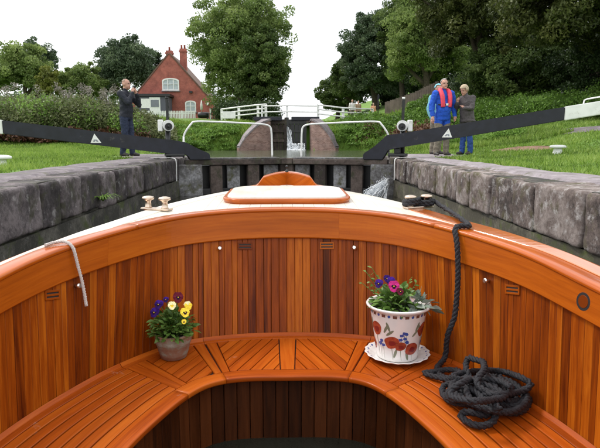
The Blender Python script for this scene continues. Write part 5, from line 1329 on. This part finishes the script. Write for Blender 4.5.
def pansy(par, p, face, r, mats, stem_from, seed):
    """five overlapping petals round an eye, on a stalk; mats: upper, side/lower, blotch"""
    g = random.Random(seed); f_ = Vector(face).normalized(); a, b_ = frame_from(f_); b_ = b_ if b_.z > 0 else -b_; a = b_.cross(f_) ; bm = bmesh.new()
    spec = ((62, .95, 1.05, 0, .0), (118, .95, 1.05, 0, .002), (8, .80, .95, 1, .004), (172, .80, .95, 1, .005), (270, .85, 1.25, 1, .007))
    for ang, ln, wd, mi, dz in spec:
        an = math.radians(ang + g.uniform(-8, 8)); d = a*math.cos(an) + b_*math.sin(an); s = f_.cross(d)
        c0 = bm.verts.new(p + f_*(dz*r/.02)); rim = []
        for j in range(9):
            u_ = -1 + 2*j/8; rr_ = ln*r*(1.0 - .28*u_*u_ + .04*math.sin(j*2.4+seed)); rim.append(bm.verts.new(p + d*rr_*math.cos(u_*1.0*wd) + s*rr_*math.sin(u_*1.0*wd)*.95 + f_*(dz*r/.02 - .16*r*(abs(u_)**2) + .05*r*math.sin(j*1.9))))
        mids = [bm.verts.new(c0.co.lerp(v_.co, .45) + f_*.02*r) for v_ in rim]
        for j in range(8):
            q1 = bm.faces.new((c0, mids[j], mids[j+1])); q1.material_index = 2 if mi == 1 else 0; q2 = bm.faces.new((mids[j], rim[j], rim[j+1], mids[j+1])); q2.material_index = mi; q1.smooth = q2.smooth = True
    o = mobj('flower', bm_mesh(bm), list(mats), par)
    bm = bmesh.new(); bmesh.ops.create_icosphere(bm, subdivisions=1, radius=r*.10)
    for v_ in bm.verts: v_.co += p + f_*r*.40
    mobj('eye', bm_mesh(bm), PY, o)
    bm = bmesh.new(); tube(bm, spline([Vector(stem_from), Vector(stem_from).lerp(p, .6) + Vector((0, 0, .015)), p - f_*.004], 4), .0016, 5); me = bm_mesh(bm); add_tone(me, np.full(len(me.polygons), .6), 4) if all(len(q.vertices) == 4 for q in me.polygons) else None
    mobj('stalk', me, M['stalk'], o)
M['stalk'] = plain('green stalk', (.10, .17, .04), .6)
def toward(p, dx=0, dz=.25): v_ = Vector((0, 0, EYE)) - Vector(p); v_.normalize(); return v_ + Vector((dx, 0, dz))
# weathered terracotta pot on the left
d = RM @ Vector((174-300, 224-357, -540)); tt_ = .88/-d.z; pc = Vector((d.x*tt_, d.y*tt_, SEAT_Z + .001))
pot1 = thing('potted_pansies', pc, 'weathered terracotta pot of yellow and purple pansies on the left seat corner', 'potted plant')
def terracotta():
    m, n, l, b = newmat('weathered terracotta'); tx = N(n, 'TexCoord'); nz = N(n, 'TexNoise', Scale=38.0, Detail=8.0, Roughness=.7); l.new(tx.outputs['Object'], nz.inputs['Vector'])
    mp = N(n, 'Mapping'); mp.inputs['Scale'].default_value = (3, 3, 26); l.new(tx.outputs['Object'], mp.inputs[0]); bn = N(n, 'TexNoise', Scale=2.0, Detail=4.0); l.new(mp.outputs[0], bn.inputs['Vector'])
    ad = N(n, 'Math', operation='MULTIPLY_ADD'); ad.inputs[1].default_value = .5; l.new(nz.outputs['Fac'], ad.inputs[0]); hf = N(n, 'Math', operation='MULTIPLY'); hf.inputs[1].default_value = .5; l.new(bn.outputs['Fac'], hf.inputs[0]); l.new(hf.outputs[0], ad.inputs[2])
    r = ramp(n, [(.36, (.22, .10, .055)), (.47, (.24, .15, .10)), (.55, (.24, .25, .20)), (.68, (.40, .41, .36))]); l.new(ad.outputs[0], r.inputs['Fac']); l.new(r.outputs[0], b.inputs['Base Color']); b.inputs['Roughness'].default_value = .85
    bp = N(n, 'Bump', Strength=.4, Distance=.002); l.new(nz.outputs['Fac'], bp.inputs['Height']); l.new(bp.outputs[0], b.inputs['Normal']); return m
TERRA = terracotta(); SOIL = plain('potting soil', (.03, .022, .016), .95, 0, .5, 90, .8)
bm = bmesh.new(); lathe(bm, [(.046, 0), (.052, .004), (.060, .028), (.068, .062), (.0715, .066), (.0725, .070), (.075, .098), (.0745, .104), (.070, .106), (.066, .100), (.062, .07), (.02, .06)], 40, pc); mobj('pot', bm_mesh(bm), TERRA, pot1)
bm = bmesh.new(); lathe(bm, [(.0655, .090), (.04, .097), (.005, .098)], 24, pc); mobj('soil', bm_mesh(bm), SOIL, pot1)
top = pc + Vector((0, 0, .10)); foliage(pot1, top, .092, .095, 420, .030, 4, M['lf_pot'])
def f1(px, py, r, mats, seed, dy=-.03, dx=0): 
    dd = RM @ Vector((px-300, 224-py, -540)); t_ = (pc.y + dy)/dd.y; p = Vector((dd.x*t_, pc.y+dy, EYE + dd.z*t_)); pansy(pot1, p, toward(p, dx), r, mats, top, seed)
f1(159, 305, .022, (PV, PD, PB), 1, -.05, -.4); f1(155, 313, .024, (PV, PD, PB), 2, -.06, -.5); f1(172, 306, .020, (PW, PW, PY), 3, -.06); f1(178, 298, .026, (PM, PM, PB), 4, -.02, .1); f1(185, 313, .023, (PY, PY, PB), 5, -.07, .1); f1(188, 306, .021, (PW, PY, PY), 6, -.04, .4); f1(166, 300, .014, (PV, PD, PB), 7, 0, -.2); f1(184, 322, .012, (PY, PY, PB), 8, -.085)
# white flowered ceramic pot with saucer on the right
d = RM @ Vector((397-300, 224-354, -540)); tt_ = .868/-d.z; sc_ = Vector((d.x*tt_, d.y*tt_, SEAT_Z + .001))
GLAZE = plain('white glaze', (.80, .78, .76), .15, 0, .05, 12, coat=.4); BLUEP = plain('blue glaze', (.05, .09, .34), .2); REDP = plain('poppy red glaze', (.34, .060, .030), .2, 0, .35, 70); REDD = plain('dark poppy glaze', (.20, .02, .02), .2); LEAFP = plain('olive glaze', (.20, .22, .15), .25); BROWNP = plain('brown glaze', (.16, .07, .05), .25)
sau = thing('saucer', sc_, 'white scalloped saucer with blue rim marks under the flowered pot', 'saucer')
bm = bmesh.new(); n = 72; rings = []
for r_, z_, sc2 in ((.070, .0, 0), (.085, .001, 0), (.108, .010, .3), (.130, .022, 1), (.1315, .0245, 1), (.129, .0255, 1), (.106, .0145, .3), (.086, .0065, 0), (.01, .006, 0)):
    rings.append([bm.verts.new(sc_ + Vector(((r_ + .0028*sc2*math.cos(18*2*PI*k/n))*math.cos(2*PI*k/n), (r_ + .0028*sc2*math.cos(18*2*PI*k/n))*math.sin(2*PI*k/n), z_))) for k in range(n)])
for i in range(len(rings)-1):
    for k in range(n): bm.faces.new((rings[i][k], rings[i][(k+1) % n], rings[i+1][(k+1) % n], rings[i+1][k])).smooth = True
bm.faces.new(rings[0]); bm.faces.new(rings[-1]); dish = mobj('dish', bm_mesh(bm), GLAZE, sau)
for k in range(36):                          # blue dabs round the rim
    a = 2*PI*k/36; bm = bmesh.new(); er, et = Vector((math.cos(a), math.sin(a), 0)), Vector((-math.sin(a), math.cos(a), 0)); nn_ = (Vector((0, 0, 1)) - er*.45).normalized(); ed = nn_.cross(et)
    c = sc_ + er*.119 + Vector((0, 0, .0215)); V_ = [bm.verts.new(c + et*.005*math.cos(q) + ed*.0042*math.sin(q)) for q in np.linspace(0, 2*PI, 8, endpoint=False)]; bm.faces.new(V_); mobj('rim_mark', bm_mesh(bm), BLUEP, dish)
pb = sc_ + Vector((0, 0, .0075)); pot2 = thing('potted_pansies', pb, 'white ceramic pot painted with poppies holding purple pansies on the right seat', 'potted plant')
PROF = [(.080, 0), (.084, .004), (.086, .02), (.094, .08), (.104, .14), (.112, .190), (.114, .203), (.122, .207), (.129, .213), (.1305, .219), (.127, .223), (.118, .219), (.108, .205), (.09, .16), (.03, .15)]
bm = bmesh.new(); lathe(bm, PROF, 56, pb); body = mobj('pot', bm_mesh(bm), GLAZE, pot2)
def pot_r(z): return float(np.interp(z, [p[1] for p in PROF[:7]], [p[0] for p in PROF[:7]]))
def pp_(a, z, o_=.0006): r_ = pot_r(z) + o_; return pb + Vector((r_*math.cos(a), r_*math.sin(a), z))
FA = math.atan2(-sc_.y, -sc_.x)             # the side that faces the viewer
def decal(poly, a0, z0, mat, o_=.0006, name='painted_flower'):
    """flat print laid on the pot: poly in metres (along, up)"""
    bm = bmesh.new(); c = bm.verts.new(pp_(a0, z0, o_)); P_ = [bm.verts.new(pp_(a0 + u_/pot_r(z0), z0 + v_, o_)) for u_, v_ in poly]
    Q_ = [bm.verts.new(pp_(a0 + u_*.5/pot_r(z0), z0 + v_*.5, o_)) for u_, v_ in poly]; m_ = len(P_)
    for i in range(m_): bm.faces.new((c, Q_[i], Q_[(i+1) % m_])); bm.faces.new((Q_[i], P_[i], P_[(i+1) % m_], Q_[(i+1) % m_]))
    return mobj(name, bm_mesh(bm), mat, body)
def blob(rx, rz, n=14, wob=.12, rot=0, ph=0): return [((rx*math.cos(a)*(1+wob*math.sin(3*a+ph)))*math.cos(rot) - rz*math.sin(a)*math.sin(rot), rx*math.cos(a)*math.sin(rot) + rz*math.sin(a)*(1+wob*math.sin(2*a+ph))*math.cos(rot)) for a in np.linspace(0, 2*PI, n, endpoint=False)]
def strip(du, dv, w_): L_ = math.hypot(du, dv); nx_, nz_ = -dv/L_*w_, du/L_*w_; return [(-du/2-nx_, -dv/2-nz_), (-du/2+nx_, -dv/2+nz_), (du/2+nx_*.4, dv/2+nz_*.4), (du/2-nx_*.4, dv/2-nz_*.4)]
for rep in range(3):
    o = FA + rep*2*PI/3
    for da, z, r_, ph in ((-.95, .132, .031, 0), (-.24, .085, .030, 1), (.13, .072, .022, 2), (.66, .058, .030, 3)):
        decal(blob(r_, r_*.9, 16, .10, .3, ph), o + da, z, REDP, .0009, 'painted_poppy'); decal(blob(r_*.45, r_*.40, 10, .2, 0, ph), o + da + .02, z - .003, REDD, .0016, 'painted_poppy_centre'); decal(strip(.006, -z*.75, .0013), o + da + .03, z*.52, LEAFP, .0004, 'painted_stem')
    for da, z in ((.16, .118), (.30, .105), (.40, .090), (.12, .100), (.34, .125), (-.70, .085), (-.78, .072), (-.62, .068), (.26, .128)):
        decal(blob(.0085, .0075, 8, .25, 0, da*9), o + da, z, BLUEP, .0008, 'painted_cornflower'); decal(strip(.003, -.05, .0008), o + da + .02, z - .033, LEAFP, .0003, 'painted_stem')
    for da, z, ro in ((-.46, .140, 1.1), (-.36, .150, 1.9), (-.30, .125, .7), (.80, .150, 1.2), (.92, .140, 1.9), (.74, .125, .8), (-.08, .04, 1.3), (.45, .03, 1.8)):
        decal(blob(.021, .0055, 10, 0, ro), o + da, z, LEAFP, .0005, 'painted_leaf')
for k in range(30):                          # patterned band under the rim
    decal([(-.008, -.006), (.008, -.006), (.008, .006), (-.008, .006)] if k % 2 else blob(.006, .006, 8), k*2*PI/30, .1945, BROWNP if k % 2 else BLUEP, .0007, 'painted_band')
bm = bmesh.new(); lathe(bm, [(.112, .196), (.06, .203), (.005, .205)], 24, pb); mobj('soil', bm_mesh(bm), SOIL, pot2)
top2 = pb + Vector((0, 0, .205)); foliage(pot2, top2 + Vector((-.015, -.01, 0)), .098, .078, 380, .032, 14, M['lf_pot']); foliage(pot2, top2 + Vector((.07, -.03, .0)), .062, .05, 40, .045, 15, M['lf_grey'], 'grey_foliage')
g = random.Random(5); bm = bmesh.new(); tones = []     # lanky side shoots
shoots = ((366, 272), (362, 283), (372, 268), (411, 278), (405, 283), (416, 283), (370, 282))
for px, py in shoots:
    dd = RM @ Vector((px-300, 224-py, -540)); t_ = (pb.y + .03)/dd.y; e = Vector((dd.x*t_, pb.y+.03, EYE + dd.z*t_)); S_ = spline([top2, top2.lerp(e, .6) + Vector((0, 0, -.01)), e], 5)
    tube(bm, S_, .0013, 4, False); tones += [.75]*(4*(len(S_)-1))
    for q_ in S_[3:]:
        fs = leaf_geom(bm, q_, Vector((g.gauss(0, 1), g.gauss(0, 1), g.gauss(.2, .5))), Vector((g.gauss(0, .4), -.5, 1)), .017*g.uniform(.7, 1.4), .010, .2); tones += [g.uniform(.4, 1)]*len(fs)
me = bpy.data.meshes.new('shoots'); bm.to_mesh(me); bm.free(); add_tone(me, np.array(tones), 4); mobj('side_shoots', me, M['lf_pot'], pot2)
def f2(px, py, r, mats, seed, dy=-.03, dx=0):
    dd = RM @ Vector((px-300, 224-py, -540)); t_ = (pb.y + dy)/dd.y; p = Vector((dd.x*t_, pb.y+dy, EYE + dd.z*t_)); pansy(pot2, p, toward(p, dx), r, mats, top2, seed)
f2(379, 284, .021, (PV, PD, PB), 21, -.02, -.3); f2(391, 282, .023, (PV, PD, PB), 22, 0, 0); f2(394, 287, .028, (PK, PK, PB), 23, -.05, 0); f2(400, 292, .018, (PM, PM, PB), 24, -.07, .3); f2(387, 279, .018, (PD, PD, PB), 25, .02, 0)
f2(412, 299, .016, (petalmat('pale pink petal', (.75, .55, .55)),)*3, 26, -.05, .2)

# ------------------------------------------------------------------ ropes
def rope_mesh(pts, r, strands=3, pitch=.075, n=7, per=7):
    """three-strand laid rope"""
    S_ = spline(pts, per); bm = bmesh.new(); a = None; s = 0; off = [[] for _ in range(strands)]
    for i, p in enumerate(S_):
        d = (S_[min(i+1, len(S_)-1)] - S_[max(i-1, 0)]).normalized()
        if a is None: a = frame_from(d)[0]
        a = (a - d*a.dot(d)).normalized(); b_ = d.cross(a)
        if i: s += (p - S_[i-1]).length
        for j in range(strands):
            ph = 2*PI*(s/pitch + j/strands); off[j].append(p + (a*math.cos(ph) + b_*math.sin(ph))*r*.5)
    for j in range(strands): tube(bm, off[j], r*.56, n)
    return bm_mesh(bm, smooth_=True)
def dens(P_, step):                          # resample evenly so that the lay of the strands shows
    S_ = spline(P_, 14); out = [S_[0]]
    for q_ in S_[1:]:
        if (q_ - out[-1]).length >= step: out.append(q_)
    return out
def dk(px, py, Y=None, dz=.012):            # a point on the deck or seat under a sight line
    d_ = RM @ Vector((px-300, 224-py, -540))
    return d_
RR = .0118
def seat_pt(px, py, z): d_ = RM @ Vector((px-300, 224-py, -540)); t_ = (EYE - SEAT_Z - z)/-d_.z; return Vector((d_.x*t_, d_.y*t_, SEAT_Z + z))
q0, q1 = br_
wrap = []
for k in range(34):                          # figure of eight round the posts
    a = 2*PI*k/17; c_ = (q0 + q1)/2; dv = (q1-q0); L_ = dv.length; dv.normalize(); sv = Vector((-dv.y, dv.x, 0)); wrap.append(c_ + dv*(L_/2+.026)*math.cos(a)*1.0 + sv*.032*math.sin(2*a) + Vector((0, 0, .020 + .012*(k/17) + .010*math.sin(a))))
tl = find_t(459, .99); lip = Tp(tl); ln_ = flat_n(tl)
def wall_at(px, py, off):                    # the place on the well's lining under a sight line
    best = None
    for h_ in np.linspace(.02, 1, 50):
        for a in np.linspace(tl - .9, tl + .9, 46):
            p = wall(a, h_); u_, v_ = px_of(p); e = (u_-px)**2 + (v_-py)**2
            if best is None or e < best[0]: best = (e, p, a)
    return best[1] + wall_n(best[2])*off
hang = [wrap[-1], q1 + Vector((.05, -.04, .024)), lip - ln_*.055 + Vector((0, .01, .022)), lip - ln_*.012 + Vector((0, 0, .0195)), lip + ln_*.022 + Vector((0, 0, .010)), wall_at(463, 246, .034), wall_at(463.5, 270, .032), wall_at(462.5, 294, .028), wall_at(460, 316, .034), wall_at(455, 335, .05)]
fall = [(445, 357, .03), (437, 368, .016), (441, 376, .014), (452, 378, .03), (466, 374, .03), (482, 373, .04)]
# the heap on the seat, loop over loop: (px, py, height)
heap = [(495, 378, .03), (512, 384, .02), (526, 394, .016), (529, 402, .018), (522, 411, .016), (508, 413, .016), (496, 407, .03), (494, 395, .04), (502, 388, .05), (516, 388, .045), (524, 395, .04), (520, 405, .04), (508, 406, .04),
        (490, 400, .05), (470, 404, .03), (452, 402, .016), (443, 394, .014), (444, 386, .016), (455, 383, .035), (468, 386, .05), (470, 395, .05), (458, 400, .04), (448, 397, .035), (450, 390, .05), (462, 386, .07), (476, 392, .075), (486, 402, .07),
        (494, 408, .055), (496, 416, .035), (490, 424, .016), (478, 426, .014), (466, 421, .014), (460, 414, .02), (470, 412, .035), (486, 415, .03), (500, 405, .04), (505, 396, .06), (490, 393, .085), (478, 386, .095), (478, 378, .11), (484, 370, .115), (483, 361, .11), (476, 356, .10), (469, 358, .09), (466, 364, .07), (467, 371, .06), (472, 380, .04), (486, 384, .05), (505, 380, .05), (520, 388, .05), (527, 399, .045), (516, 410, .045), (500, 412, .05), (484, 408, .06), (468, 402, .06), (455, 394, .055), (452, 385, .05), (462, 378, .04), (458, 371, .02), (446, 370, .014), (434, 372, .014), (429, 375, .013)]
gh = random.Random(12)
for k in range(5):                           # more turns of the heap, each a loose uneven loop
    cx_, cy_, ra, rb, ph, zz_ = gh.uniform(470, 500), gh.uniform(382, 402), gh.uniform(17, 32), gh.uniform(11, 19), gh.uniform(0, 6.28), .03 + .016*k
    heap += [(cx_ + ra*math.cos(ph + a)*(1 + .2*math.sin(2*a + k)), cy_ + rb*math.sin(ph + a), zz_ + .016*math.sin(3*a + k)) for a in np.linspace(0, 5.6, 9)]
heap = [(a, b_ if b_ > 358 + .32*max(0, a-470) else 358 + .32*max(0, a-470), z) for a, b_, z in heap]
P_ = wrap + hang + [seat_pt(*a) for a in fall] + [seat_pt(a, b_, z + .004) for a, b_, z in heap]
tag(mobj('mooring_rope', rope_mesh(dens(P_, .011), RR, per=1, pitch=.06), M['rope']), 'thick black rope from the right deck bollard heaped on the right seat', 'rope')
# pale cord over the left edge
tl = find_t(66, .99); lip = Tp(tl); ln_ = flat_n(tl)
P_ = [lip - ln_*.062 + Vector((-.005, -.05, .010)), lip - ln_*.045 + Vector((0, -.015, .015)), lip - ln_*.0 + Vector((0, 0, .018)), lip + ln_*.026 + Vector((.004, .004, -.004)), lip + ln_*.034 + Vector((.008, .006, -.06)), lip + ln_*.040 + Vector((.015, .01, -.13)), lip + ln_*.046 + Vector((.018, .01, -.195)), lip + ln_*.05 + Vector((.018, .008, -.22))]
tag(mobj('light_line', rope_mesh(dens(P_, .006), .0065, per=1, pitch=.03), M['cord']), 'thin pale cord hanging over the left side of the boat', 'cord')
